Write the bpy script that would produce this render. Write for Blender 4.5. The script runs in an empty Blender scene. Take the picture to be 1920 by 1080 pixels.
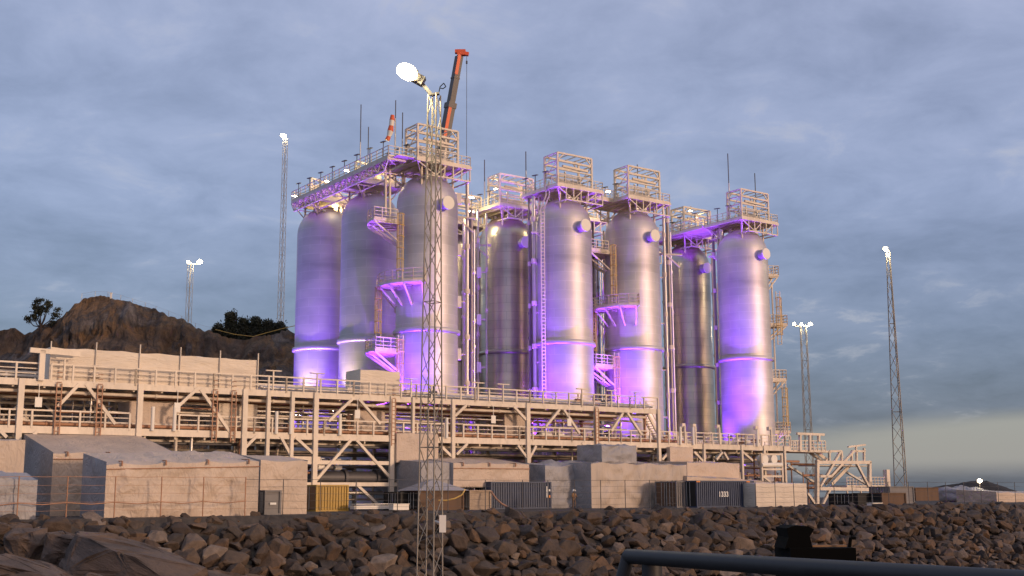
import bpy, bmesh, math, random
from mathutils import Vector, Matrix, Euler, noise
R = math.radians
random.seed(7)
scene = bpy.context.scene
COL = scene.collection

# ------------------------------------------------------------------ camera
F = 2250.0
CZ = 1.5
PITCH = math.atan(385.0 / F)
ROLL = R(-0.30)
cam_d = bpy.data.cameras.new("camera")
cam = bpy.data.objects.new("camera", cam_d); COL.objects.link(cam)
cam_d.sensor_width = 36.0; cam_d.lens = 36.0 * F / 1920.0
cam_d.clip_start = 0.1; cam_d.clip_end = 60000
CAMM = Matrix.Translation((0, 0, CZ)) @ Matrix.Rotation(R(90) + PITCH, 4, 'X') @ Matrix.Rotation(ROLL, 4, 'Z')
cam.matrix_world = CAMM
scene.camera = cam
C3 = CAMM.to_3x3(); C3I = C3.inverted()

def ray(px, py):
    return C3 @ Vector(((px - 960) / F, (540 - py) / F, -1.0))
def P(px, py, Y):
    d = ray(px, py); return Vector((0, 0, CZ)) + d * (Y / d.y)
def proj(p):
    v = C3I @ (Vector(p) - Vector((0, 0, CZ)))
    return (960 + F * v.x / -v.z, 540 - F * v.y / -v.z)

# ------------------------------------------------------------------ world, sun, exposure
SUN_AZ = Vector((0.80, -0.60, 0)).normalized()
SUN_EL = R(7)
sun_dir = Vector((SUN_AZ.x * math.cos(SUN_EL), SUN_AZ.y * math.cos(SUN_EL), math.sin(SUN_EL)))
w = bpy.data.worlds.new("World"); scene.world = w; w.use_nodes = True
nt = w.node_tree; nt.nodes.clear()
def N(t, **kw):
    n = nt.nodes.new(t)
    for k, v in kw.items(): setattr(n, k, v)
    return n
def LK(a, b): nt.links.new(a, b)
def M_(op, a, b=None, clamp=False):
    n = N('ShaderNodeMath', operation=op); n.use_clamp = clamp
    for i, v in enumerate((a, b)):
        if v is None: continue
        if isinstance(v, (int, float)): n.inputs[i].default_value = v
        else: LK(v, n.inputs[i])
    return n.outputs[0]
def MIX(fac, a, b, mode='MIX'):
    n = N('ShaderNodeMix', data_type='RGBA', blend_type=mode)
    for s, v in ((n.inputs[0], fac), (n.inputs[6], a), (n.inputs[7], b)):
        if isinstance(v, (int, float)): s.default_value = v
        elif isinstance(v, tuple): s.default_value = (*v, 1)
        else: LK(v, s)
    return n.outputs[2]
def RAMP(fac, stops, interp='LINEAR'):
    n = N('ShaderNodeValToRGB'); n.color_ramp.interpolation = interp
    e = n.color_ramp.elements
    while len(e) < len(stops): e.new(0.5)
    for i, (p, c) in enumerate(stops):
        e[i].position = p; e[i].color = (*c, 1) if len(c) == 3 else c
    LK(fac, n.inputs[0]); return n.outputs[0]
tc = N('ShaderNodeTexCoord'); sx = N('ShaderNodeSeparateXYZ'); LK(tc.outputs['Generated'], sx.inputs[0])
dx, dy, dz = sx.outputs
grad = RAMP(M_('MULTIPLY', M_('ADD', dz, 0.02), 2.0, True),
            [(0.0, (.11, .135, .18)), (0.06, (.12, .145, .195)), (0.15, (.135, .165, .25)), (0.30, (.19, .235, .37)),
             (0.50, (.29, .345, .53)), (0.85, (.335, .38, .555)), (1.0, (.31, .35, .505))])
zz = M_('ADD', M_('MAXIMUM', dz, 0.0), 0.20)
cv = N('ShaderNodeCombineXYZ'); LK(M_('DIVIDE', dx, zz), cv.inputs[0]); LK(M_('DIVIDE', dy, zz), cv.inputs[1])
def NOISE(scale, detail, rough, vec, w_=0.0, dist=0.0, sy=1.0, sx_=1.0):
    mp = N('ShaderNodeMapping'); LK(vec, mp.inputs[0]); mp.inputs[3].default_value = (sx_, sy, 1); mp.inputs[1].default_value = (w_, w_ * .7, 0)
    n = N('ShaderNodeTexNoise'); n.inputs['Scale'].default_value = scale; n.inputs['Detail'].default_value = detail
    n.inputs['Roughness'].default_value = rough; n.inputs['Distortion'].default_value = dist
    LK(mp.outputs[0], n.inputs['Vector']); return n.outputs[0]
n1 = NOISE(1.9, 7, .58, cv.outputs[0], 3.1, .3)
n2 = NOISE(5.6, 9, .62, cv.outputs[0], 11.7, .4)
n3 = NOISE(.9, 4, .5, cv.outputs[0], 27.2, .2)
cl = M_('ADD', M_('MULTIPLY', n1, .65), M_('MULTIPLY', n2, .35))
shade = RAMP(cl, [(.36, (.77, .78, .80)), (.44, (.92, .92, .93)), (.51, (1.06, 1.05, 1.04)), (.57, (1.18, 1.15, 1.12)), (.68, (1.4, 1.32, 1.25))])
skyc = MIX(1.0, grad, shade, 'MULTIPLY')
wisp = M_('MULTIPLY', M_('MULTIPLY', M_('SUBTRACT', n2, .53, True), 5.0, True), M_('MULTIPLY', M_('SUBTRACT', n1, .485, True), 8.0, True))
skyc = MIX(M_('MULTIPLY', wisp, .9), skyc, (.50, .50, .56))
# clear strip low on the right
az = M_('DIVIDE', dx, M_('MAXIMUM', dy, .05))
strip_n = M_('MULTIPLY', M_('SUBTRACT', n3, .5), .05)
se = M_('ADD', M_('ADD', dz, strip_n), M_('MULTIPLY', M_('SUBTRACT', .38, az), .055))
strip = N('ShaderNodeMapRange'); strip.interpolation_type = 'SMOOTHSTEP'
LK(se, strip.inputs[0]); strip.inputs[1].default_value = .066; strip.inputs[2].default_value = .046
lowcut = N('ShaderNodeMapRange'); lowcut.interpolation_type = 'SMOOTHSTEP'
LK(dz, lowcut.inputs[0]); lowcut.inputs[1].default_value = .006; lowcut.inputs[2].default_value = .026
azm = N('ShaderNodeMapRange'); azm.interpolation_type = 'SMOOTHSTEP'
LK(az, azm.inputs[0]); azm.inputs[1].default_value = .12; azm.inputs[2].default_value = .30
fr = M_('MULTIPLY', M_('GREATER_THAN', dy, 0.0), azm.outputs[0])
skyc = MIX(M_('MULTIPLY', M_('MULTIPLY', strip.outputs[0], lowcut.outputs[0]), fr), skyc, (.33, .33, .335))
# afterglow round the sunken sun, behind the camera to the right
dp = N('ShaderNodeVectorMath', operation='DOT_PRODUCT'); LK(tc.outputs['Generated'], dp.inputs[0]); dp.inputs[1].default_value = sun_dir
glow = M_('POWER', M_('MAXIMUM', dp.outputs['Value'], 0.0), 7.0)
skyc = MIX(glow, skyc, (1.75, 1.05, .70))
sky = N('ShaderNodeTexSky', sky_type='NISHITA'); sky.sun_disc = False; sky.sun_elevation = R(3)
sky.sun_rotation = math.atan2(SUN_AZ.x, SUN_AZ.y)
bg1 = N('ShaderNodeBackground'); LK(MIX(1.0, sky.outputs[0], (.55, .75, 1.0), 'MULTIPLY'), bg1.inputs[0]); bg1.inputs[1].default_value = .05
bg2 = N('ShaderNodeBackground'); LK(skyc, bg2.inputs[0]); bg2.inputs[1].default_value = .93
ad = N('ShaderNodeAddShader'); LK(bg1.outputs[0], ad.inputs[0]); LK(bg2.outputs[0], ad.inputs[1])
wo = N('ShaderNodeOutputWorld'); LK(ad.outputs[0], wo.inputs[0])

sd = bpy.data.lights.new("sun", 'SUN'); sd.energy = 1.8; sd.angle = R(7); sd.color = (1.0, .68, .46)
so = bpy.data.objects.new("sun", sd); COL.objects.link(so); so.rotation_euler = sun_dir.to_track_quat('Z', 'Y').to_euler()
vs = scene.view_settings; vs.view_transform = 'Standard'; vs.look = 'None'; vs.gamma = 1; vs.use_curve_mapping = False; vs.exposure = 0.0

# ------------------------------------------------------------------ materials
MATS = {}
class MT:
    def __init__(s, name, color=(.5, .5, .5), rough=.6, metal=0.0, emit=None, estr=0):
        m = bpy.data.materials.new(name); m.use_nodes = True; s.m = m; s.nt = m.node_tree
        s.b = s.nt.nodes['Principled BSDF']
        s.b.inputs['Base Color'].default_value = (*color, 1); s.b.inputs['Roughness'].default_value = rough
        s.b.inputs['Metallic'].default_value = metal
        if emit: s.b.inputs['Emission Color'].default_value = (*emit, 1); s.b.inputs['Emission Strength'].default_value = estr
        MATS[name] = m
    def n(s, t, **kw):
        n = s.nt.nodes.new(t)
        for k, v in kw.items(): setattr(n, k, v)
        return n
    def l(s, a, b): s.nt.links.new(a, b)
    def noise(s, scale, detail=5, rough=.6, stretch=(1, 1, 1), dist=0, coord='Object'):
        t = s.n('ShaderNodeTexCoord'); mp = s.n('ShaderNodeMapping'); s.l(t.outputs[coord], mp.inputs[0]); mp.inputs[3].default_value = stretch
        q = s.n('ShaderNodeTexNoise'); q.inputs['Scale'].default_value = scale; q.inputs['Detail'].default_value = detail
        q.inputs['Roughness'].default_value = rough; q.inputs['Distortion'].default_value = dist
        s.l(mp.outputs[0], q.inputs['Vector']); return q.outputs[0]
    def ramp(s, fac, stops, interp='LINEAR'):
        q = s.n('ShaderNodeValToRGB'); e = q.color_ramp.elements; q.color_ramp.interpolation = interp
        while len(e) < len(stops): e.new(.5)
        for i, (p, c) in enumerate(stops): e[i].position = p; e[i].color = (*c, 1)
        s.l(fac, q.inputs[0]); return q.outputs[0]
    def mul(s, a, b, mode='MULTIPLY', fac=1.0):
        q = s.n('ShaderNodeMix', data_type='RGBA', blend_type=mode); q.inputs[0].default_value = fac
        s.l(a, q.inputs[6]); s.l(b, q.inputs[7]); return q.outputs[2]
    def col(s, o): s.l(o, s.b.inputs['Base Color'])
    def bump(s, h, strength=.4, dist=.1):
        q = s.n('ShaderNodeBump'); q.inputs['Strength'].default_value = strength; q.inputs['Distance'].default_value = dist
        s.l(h, q.inputs['Height']); s.l(q.outputs[0], s.b.inputs['Normal'])
    def rgh(s, h, lo, hi):
        q = s.n('ShaderNodeMapRange'); q.inputs[3].default_value = lo; q.inputs[4].default_value = hi; s.l(h, q.inputs[0]); s.l(q.outputs[0], s.b.inputs['Roughness'])

def weathered(name, c, rough=.55, metal=0, var=.25, scale=.8, stretch=(1, 1, .4)):
    m = MT(name, c, rough, metal)
    k = m.noise(scale, 6, .65, stretch)
    m.col(m.ramp(k, [(.3, tuple(x * (1 - var) for x in c)), (.55, c), (.75, tuple(min(1, x * (1 + var * .5)) for x in c))]))
    m.rgh(k, rough - .1, rough + .15)
    return m
weathered('painted_steel', (.74, .64, .52), .5, 0, .22, 1.2)
weathered('galvanised', (.55, .54, .52), .45, .6, .2, 1.0)
weathered('dark_steel', (.10, .095, .10), .5, .3, .3)
weathered('cage_yellow', (.62, .40, .10), .5, 0, .2)
weathered('pipe_grey', (.30, .26, .23), .4, .5, .3)
weathered('pipe_lagging', (.60, .56, .52), .38, .7, .2)
weathered('pipe_rust', (.42, .22, .13), .6, 0, .3)
weathered('crate_wood', (.40, .31, .23), .8, 0, .3, 3, (1, 1, 4))
weathered('orange_paint', (.75, .13, .04), .45, 0, .15)
weathered('boom_grey', (.10, .09, .085), .45, 0, .25)
weathered('lattice_steel', (.30, .27, .23), .5, .4, .3)
weathered('white_cover', (.84, .79, .70), .6, 0, .08)
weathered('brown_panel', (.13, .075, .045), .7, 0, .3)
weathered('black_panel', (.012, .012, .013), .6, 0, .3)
weathered('grey_panel', (.20, .19, .19), .6, 0, .2)
weathered('blue_paint', (.055, .075, .13), .5, 0, .3, 1.5)
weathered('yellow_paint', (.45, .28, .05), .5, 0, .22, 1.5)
weathered('ochre_tone', (.26, .14, .06), .6, 0, .22, 1.5)  # also puts the shade of the yellow container's end into its colour
weathered('ship_steel', (.034, .032, .033), .55, .1, .4, 6)
MT('black_rubber', (.002, .002, .002), .95)
MATS['black_rubber'].node_tree.nodes['Principled BSDF'].inputs['Specular IOR Level'].default_value = .1
MT('lamp_glass', (1, .95, .8), .3, 0, (1, .86, .58), 60)
MT('lamp_glass_big', (1, .95, .8), .3, 0, (1, .84, .5), 60)
MT('lamp_glare_rim', (1, .9, .6), .4, 0, (1, .74, .36), 1.25)  # warm fringe of lamp glare put in as weak emission
MT('purple_lens', (.4, .2, 1), .3, 0, (.35, .12, 1), 12)
MT('white_marking', (.75, .75, .72), .6)
MT('orange_marking', (.7, .25, .05), .6)
weathered('bark', (.05, .035, .028), .9, 0, .3, 5)
lf = MT('needles', (.02, .028, .014), .8); lf.col(lf.ramp(lf.noise(.8, 3), [(.35, (.010, .014, .008)), (.65, (.035, .04, .02))]))
hf = MT('heather', (.022, .017, .014), .95)

def tarp(name, c, sc=1.0, st=None):
    m = MT(name, c, .55)
    k = m.noise(.35 * sc, 3, .5, st or (1, 1, .7)); k2 = m.noise(.75 * sc, 3, .45, st or (1, 1, .7), 2.2); k3 = m.noise(2.4 * sc, 2, .4, st or (1, 1, .6), 1.0)
    m.col(m.ramp(k, [(.3, tuple(x * .85 for x in c)), (.55, c), (.8, tuple(min(1, x * 1.08) for x in c))]))
    ab = m.n('ShaderNodeMath', operation='SUBTRACT'); m.l(k2, ab.inputs[0]); ab.inputs[1].default_value = .5
    a2 = m.n('ShaderNodeMath', operation='ABSOLUTE'); m.l(ab.outputs[0], a2.inputs[0])
    a3 = m.n('ShaderNodeMath', operation='MULTIPLY'); m.l(k3, a3.inputs[0]); a3.inputs[1].default_value = .25
    a4 = m.n('ShaderNodeMath', operation='SUBTRACT'); m.l(a3.outputs[0], a4.inputs[0]); m.l(a2.outputs[0], a4.inputs[1])
    m.bump(a4.outputs[0], .28, .9)
    m.b.inputs['Subsurface Weight'].default_value = 0
    return m
tarp('tarp_white', (.56, .45, .36)); tarp('tarp_grey', (.34, .33, .34)); tarp('tarp_wrap', (.74, .64, .52), 1.4, (.3, .3, 2.2)); tarp('tarp_drape', (.50, .42, .35), 1.0, (1.6, 1.6, .22))  # tarp_grey also puts the shade of beige shelter ends into their colour

# tank cladding: panel seams wrapped round the shell, each panel its own tone
def tankmat(name, base, rough, metal, ca, cb2, mort, lo, hi):
    m = MT(name, base, rough, metal)
    t = m.n('ShaderNodeTexCoord'); sp = m.n('ShaderNodeSeparateXYZ'); m.l(t.outputs['Object'], sp.inputs[0])
    at = m.n('ShaderNodeMath', operation='ARCTAN2'); m.l(sp.outputs[1], at.inputs[0]); m.l(sp.outputs[0], at.inputs[1])
    am = m.n('ShaderNodeMath', operation='MULTIPLY'); m.l(at.outputs[0], am.inputs[0]); am.inputs[1].default_value = 3.5
    cb = m.n('ShaderNodeCombineXYZ'); m.l(am.outputs[0], cb.inputs[0]); m.l(sp.outputs[2], cb.inputs[1])
    br = m.n('ShaderNodeTexBrick'); m.l(cb.outputs[0], br.inputs['Vector'])
    br.inputs['Scale'].default_value = 1.0; br.inputs['Brick Width'].default_value = 2.75; br.inputs['Row Height'].default_value = 1.12
    br.inputs['Mortar Size'].default_value = .028; br.inputs['Mortar Smooth'].default_value = .3
    br.inputs['Color1'].default_value = (*ca, 1); br.inputs['Color2'].default_value = (*cb2, 1); br.inputs['Mortar'].default_value = (*mort, 1)
    nz = m.noise(.10, 3, .5, (1, 1, 2.2)); band = m.ramp(nz, [(.36, (.72, .72, .74)), (.44, (.92, .92, .93)), (.5, (1, 1, 1)), (.56, (1.12, 1.1, 1.08)), (.66, (1.3, 1.27, 1.22))], 'LINEAR')
    m.col(m.mul(br.outputs[0], band))
    rn = m.noise(.35, 6, .65, (1, 1, .18)); m.rgh(rn, lo, hi)
    m.bump(br.outputs['Fac'], .2, .02)
tankmat('tank_cladding', (.5, .48, .48), .5, .6, (.58, .545, .57), (.55, .515, .54), (.65, .61, .65), .44, .64)
tankmat('tank_bare', (.3, .26, .23), .3, .92, (.56, .50, .43), (.50, .45, .39), (.40, .35, .30), .22, .42)
# rocks
def rockmat(name, stops, sc=.35):
    m = MT(name, (.1, .08, .07), .85)
    a = m.noise(sc, 2, .5); b = m.noise(3.2, 8, .7)
    c1 = m.ramp(a, stops); c2 = m.ramp(b, [(.3, (.55, .55, .55)), (.6, (1, 1, 1)), (.8, (1.35, 1.3, 1.25))])
    m.col(m.mul(c1, c2)); m.bump(b, .9, .25); return m
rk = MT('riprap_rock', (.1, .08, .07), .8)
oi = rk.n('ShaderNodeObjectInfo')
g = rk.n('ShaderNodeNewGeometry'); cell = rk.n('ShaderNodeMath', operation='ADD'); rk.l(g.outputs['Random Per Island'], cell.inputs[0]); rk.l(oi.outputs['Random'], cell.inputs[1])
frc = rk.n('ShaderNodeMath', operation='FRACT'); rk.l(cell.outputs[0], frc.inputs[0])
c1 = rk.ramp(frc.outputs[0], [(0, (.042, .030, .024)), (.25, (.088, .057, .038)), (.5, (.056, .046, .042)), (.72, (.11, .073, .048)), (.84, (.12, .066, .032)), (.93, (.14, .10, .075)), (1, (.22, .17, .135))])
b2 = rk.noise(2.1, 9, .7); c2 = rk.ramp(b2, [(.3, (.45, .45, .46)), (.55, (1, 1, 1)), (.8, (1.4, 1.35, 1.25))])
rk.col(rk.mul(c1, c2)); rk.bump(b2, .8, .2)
sl = MT('slab_rock', (.1, .08, .07), .8)
a_ = sl.noise(.25, 5, .6, (1, 1, 2.5), .5); b_ = sl.noise(1.6, 10, .72, (1, 1, 3.0), .3)
sl.col(sl.mul(sl.ramp(a_, [(.3, (.08, .06, .05)), (.5, (.15, .105, .078)), (.65, (.18, .135, .105))]), sl.ramp(b_, [(.32, (.4, .4, .42)), (.52, (1, 1, 1)), (.8, (1.3, 1.25, 1.2))])))
sl.bump(b_, 1.0, .3)
hl = MT('hill_rock', (.1, .08, .07), .9)
a_ = hl.noise(.10, 6, .65, (1, 1, .5), .8); b_ = hl.noise(.7, 10, .78, (1, 1, .45), .5); c_ = hl.noise(.05, 3, .5)
hc = hl.mul(hl.ramp(a_, [(.32, (.06, .045, .037)), (.42, (.17, .118, .083)), (.50, (.27, .165, .085)), (.545, (.12, .098, .085)), (.60, (.26, .215, .185)), (.70, (.30, .26, .235))]),
            hl.ramp(b_, [(.34, (.35, .33, .33)), (.5, (.95, .95, .95)), (.72, (1.4, 1.35, 1.3))]))
hl.col(hc); hl.bump(b_, 1.0, 1.4)
gr = MT('gravel', (.06, .05, .045), .95); k = gr.noise(1.5, 8, .7); gr.col(gr.ramp(k, [(.3, (.03, .026, .024)), (.7, (.085, .07, .06))])); gr.bump(k, .6, .1)
wt = MT('sea', (.02, .035, .05), .12); k = wt.noise(.25, 6, .6, (1, .35, 1)); wt.bump(k, .5, .5)

# ------------------------------------------------------------------ mesh helpers
V = Vector
class MB:
    def __init__(s): s.v = []; s.f = []; s.sm = []
    def add(s, vs, fs, smooth=False):
        o = len(s.v); s.v += [V(q) for q in vs]; s.f += [tuple(i + o for i in q) for q in fs]; s.sm += [smooth] * len(fs); return s
    def box(s, c, size, ax=None):
        c = V(c); X, Y, Z = ax if ax else (V((1, 0, 0)), V((0, 1, 0)), V((0, 0, 1)))
        hx, hy, hz = size[0] / 2, size[1] / 2, size[2] / 2
        vs = [c + X * (a * hx) + Y * (b * hy) + Z * (d * hz) for a in (-1, 1) for b in (-1, 1) for d in (-1, 1)]
        return s.add(vs, [(0, 1, 3, 2), (4, 6, 7, 5), (0, 4, 5, 1), (2, 3, 7, 6), (0, 2, 6, 4), (1, 5, 7, 3)])
    def beam(s, p, q, w=.2, h=None):
        p = V(p); q = V(q); h = h or w; z = (q - p)
        if z.length < 1e-5: return s
        L = z.length; z.normalize()
        up = V((0, 0, 1)) if abs(z.z) < .95 else CC.copy()
        x = z.cross(up).normalized(); y = x.cross(z).normalized()
        return s.box((p + q) / 2, (w, h, L), (x, y, z))
    def tube(s, p, q, r, n=8, r2=None, caps=True):
        p = V(p); q = V(q); r2 = r if r2 is None else r2; z = (q - p).normalized()
        x = z.orthogonal().normalized(); y = z.cross(x)
        vs = []; fs = []
        for c, rr in ((p, r), (q, r2)):
            for i in range(n):
                a = 2 * math.pi * i / n; vs.append(c + x * (rr * math.cos(a)) + y * (rr * math.sin(a)))
        for i in range(n): j = (i + 1) % n; fs.append((i, j, n + j, n + i))
        s.add(vs, fs, True)
        if caps and n > 2: s.add(vs[:n], [tuple(range(n - 1, -1, -1))]); s.add(vs[n:], [tuple(range(n))])
        return s
    def pline(s, pts, r, n=6):
        for a, b in zip(pts, pts[1:]): s.tube(a, b, r, n)
        return s
    def lathe(s, prof, n=48, c=(0, 0, 0)):
        c = V(c); vs = []; fs = []
        for r, z in prof:
            for i in range(n):
                a = 2 * math.pi * i / n; vs.append(c + V((r * math.cos(a), r * math.sin(a), z)))
        for k in range(len(prof) - 1):
            for i in range(n):
                j = (i + 1) % n; fs.append((k * n + i, k * n + j, (k + 1) * n + j, (k + 1) * n + i))
        return s.add(vs, fs, True)
    def mesh(s, name, off):
        me = bpy.data.meshes.new(name)
        me.from_pydata([tuple(q - off) for q in s.v], [], s.f)
        me.polygons.foreach_set('use_smooth', s.sm)
        me.update(); return me
ROOT = {}
def thing(name, label, cat, loc=(0, 0, 0), group=None):
    o = bpy.data.objects.new(name, None); COL.objects.link(o); o.location = loc; o.empty_display_size = .2
    o['label'] = label; o['category'] = cat
    if group: o['group'] = group
    ROOT[o.name] = V(loc); return o
def part(name, mb, mat, parent, local=False, label=None):
    off = V((0, 0, 0)) if local else ROOT[parent.name]
    me = mb.mesh(name, off); me.materials.append(MATS[mat])
    o = bpy.data.objects.new(name, me); COL.objects.link(o); o.parent = parent
    ROOT[o.name] = ROOT[parent.name]
    if label: o['label'] = label
    return o
def solo(name, mb, mat, label, cat, loc=(0, 0, 0), group=None, kind=None):
    me = mb.mesh(name, V(loc)); me.materials.append(MATS[mat])
    o = bpy.data.objects.new(name, me); COL.objects.link(o); o.location = loc
    if kind: o['kind'] = kind
    if label: o['label'] = label
    if cat and kind != 'structure': o['category'] = cat
    if group: o['group'] = group
    return o
def copy_tree(o, parent=None):
    c = o.copy(); COL.objects.link(c)
    if parent: c.parent = parent
    ROOT[c.name] = ROOT.get(o.name, V((0, 0, 0)))
    for ch in list(o.children): copy_tree(ch, c)
    return c

DD = V((.811, .585, 0)).normalized(); CC = V((-DD.y, DD.x, 0)); UP = V((0, 0, 1))
AX = (DD, CC, UP)
def on_plane(px, py, o, n=CC):
    """pixel -> point on the vertical plane through o facing n"""
    d = ray(px, py); c = V((0, 0, CZ)); t = (V(o) - c).dot(n) / d.dot(n); return c + d * t

# ------------------------------------------------------------------ ground, sea, slope
CR0 = P(0, 950, 77); CR0.z = 0
def crest(s, n=0, z=0): return CR0 + DD * s + CC * n + V((0, 0, z))
SLOPE = 1 / 1.45
gm = MB(); gm.add([crest(-120), crest(240), crest(240, 330), crest(-120, 330)], [(0, 1, 2, 3)])
solo('ground', gm, 'gravel', None, None, kind='structure')
NS, NT = 180, 10
sm_ = MB(); vs_ = []; fs_ = []
for i in range(NS + 1):
    for j in range(NT + 1):
        t_ = j * 2.2; s_ = -120 + 360 * i / NS
        vs_.append(crest(s_, -t_, -.35 * (j > 0) - t_ * SLOPE + (random.uniform(-.2, .2) if j else 0)))
for i in range(NS):
    for j in range(NT):
        a = i * (NT + 1) + j; fs_.append((a, a + 1, a + NT + 2, a + NT + 1))
sm_.add(vs_, fs_)
solo('embankment', sm_, 'gravel', None, None, kind='structure')
se_ = MB(); se_.add([(-25000, -2000, -8), (25000, -2000, -8), (25000, 40000, -8), (-25000, 40000, -8)], [(0, 1, 2, 3)])
solo('sea', se_, 'sea', None, None, kind='structure')

# ------------------------------------------------------------------ boulders
def hull_rock(seed, flat=1.0, npts=16, bevel=.10):
    rnd = random.Random(seed); bm = bmesh.new()
    for _ in range(npts):
        q = V((rnd.gauss(0, 1), rnd.gauss(0, 1), rnd.gauss(0, 1))).normalized()
        q *= rnd.uniform(.42, .56); q.x *= 1.25; q.z *= .78 * flat; q.y *= rnd.uniform(.9, 1.05)
        bm.verts.new(q)
    res = bmesh.ops.convex_hull(bm, input=bm.verts)
    junk = [e for e in res['geom_interior'] + res['geom_unused'] if isinstance(e, bmesh.types.BMVert)]
    bmesh.ops.delete(bm, geom=list(set(junk)), context='VERTS')
    bmesh.ops.bevel(bm, geom=list(bm.edges) + list(bm.verts), offset=.02, segments=1, affect='EDGES', profile=.6)
    bmesh.ops.triangulate(bm, faces=bm.faces)
    bmesh.ops.subdivide_edges(bm, edges=bm.edges, cuts=1)
    for v_ in bm.verts:
        k = noise.noise(v_.co * 3.1 + V((seed, 0, 0))) * .035 + noise.noise(v_.co * 8 + V((seed, 3, 0))) * .015
        v_.co += v_.co.normalized() * k
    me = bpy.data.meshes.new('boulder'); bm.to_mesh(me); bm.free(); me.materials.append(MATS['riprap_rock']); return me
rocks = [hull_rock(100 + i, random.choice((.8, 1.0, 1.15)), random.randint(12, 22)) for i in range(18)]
places = []
s_ = -26.0
ROWS = 18
for row in range(ROWS):
    t0 = -.1 + row * .70
    s_ = -24 + random.random()
    while s_ < 128:
        if s_ > 95 and row > 14: break
        sz = random.choice((.7, .9, 1.05, 1.2, 1.35, 1.5, 1.9)) * (.85 if row == 0 else 1.0)
        t_ = t0 + random.uniform(-.3, .3)
        if s_ < 64 and row > 0: sz *= 1.15
        p = crest(s_, -t_, -t_ * SLOPE + random.uniform(-.25, .12) - (.3 if row == 0 else .12 if row == 1 else 0))
        e = (random.uniform(-.5, .5) + .45, random.uniform(-.5, .5), random.uniform(0, 6.28))
        places.append((p, e, sz)); s_ += sz * random.uniform(.72, .98)
vis = []
for p, e, sz in places:
    x, y = proj(p)
    vis.append((-20 < x < 1940 and 930 < y < 1100, p.y))
order = sorted(range(len(places)), key=lambda i: (not vis[i][0], vis[i][1] / places[i][2]))
indiv = set(order[:300])
rest = MB()
for i, (p, e, sz) in enumerate(places):
    mt = Matrix.Translation(p) @ Euler(e).to_matrix().to_4x4() @ Matrix.Scale(sz, 4)
    me = rocks[i % len(rocks)]
    if i in indiv:
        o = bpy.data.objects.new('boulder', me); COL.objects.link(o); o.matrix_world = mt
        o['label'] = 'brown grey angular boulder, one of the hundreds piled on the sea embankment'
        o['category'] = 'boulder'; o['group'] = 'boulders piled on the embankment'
    elif vis[i][0] or p.y < 160:
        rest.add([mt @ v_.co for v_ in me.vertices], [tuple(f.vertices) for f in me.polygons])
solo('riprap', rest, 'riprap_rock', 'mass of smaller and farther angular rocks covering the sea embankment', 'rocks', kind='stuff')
# large bedrock slabs at the lower left
slab_spec = [((250, 1040), 66, (9.5, 4.2, 5.2), (.05, .22, -.50), 'long smooth brown rock slab with a vertical crack, slanting down to the right at lower left'),
             ((52, 1000), 70, (2.4, 2.6, 2.6), (.2, -.1, .4), 'dark blocky boulder standing upright below the left end of the fence'),
             ((115, 1008), 69, (3.0, 2.6, 3.0), (.1, .2, .1), 'squarish tan boulder with a flat top between the dark block and the long slab'),
             ((50, 1062), 61, (6.4, 4.0, 3.0), (.1, .22, -.35), 'layered grey brown slab in the bottom left corner of the photo'),
             ((440, 1088), 65, (6.0, 3.0, 3.0), (.1, .2, -.45), 'pale slab tip at the bottom edge, right of the long slab'),
             ((10, 985), 74, (3.4, 2.4, 1.7), (.0, .1, .2), 'grey brown boulder cut by the left edge of the photo'),
             ((190, 1085), 62, (2.2, 2.0, 1.8), (.2, .3, 1.2), 'small brown boulder wedged between the two big slabs at the bottom')]
for i, ((px, py), Y_, size, e, lab) in enumerate(slab_spec):
    me = hull_rock(300 + i, 1.15, 26).copy(); me.materials.clear(); me.materials.append(MATS['slab_rock'])
    bm = bmesh.new(); bm.from_mesh(me); bmesh.ops.subdivide_edges(bm, edges=bm.edges, cuts=3, use_grid_fill=True)
    for v_ in bm.verts:
        v_.co.x = math.copysign(min(abs(v_.co.x), .47), v_.co.x); v_.co.z = min(v_.co.z, .30)
        W_ = V((v_.co.x * size[0], v_.co.y * size[1], v_.co.z * size[2])); k = noise.noise(W_ * .6 + V((i, 0, 0))) * .14 + noise.noise(W_ * 2.4) * .05 - max(0, .05 - abs(noise.noise(V((W_.x * .35, W_.y * .12, W_.z * .12 + i))))) * 3.0
        n_ = v_.co.normalized(); v_.co += V((n_.x / size[0], n_.y / size[1], n_.z / size[2])) * k
    bm.to_mesh(me); bm.free()
    o = bpy.data.objects.new('rock_slab', me); COL.objects.link(o)
    p = P(px, py, Y_) - V((0, 0, size[2] * .22))
    o.matrix_world = Matrix.Translation(p) @ Euler(e).to_matrix().to_4x4() @ Matrix.Diagonal((size[0] * 1.02, size[1], size[2], 1))
    o['label'] = lab; o['category'] = 'rock'; o['group'] = 'big slabs at the lower left'

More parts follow.
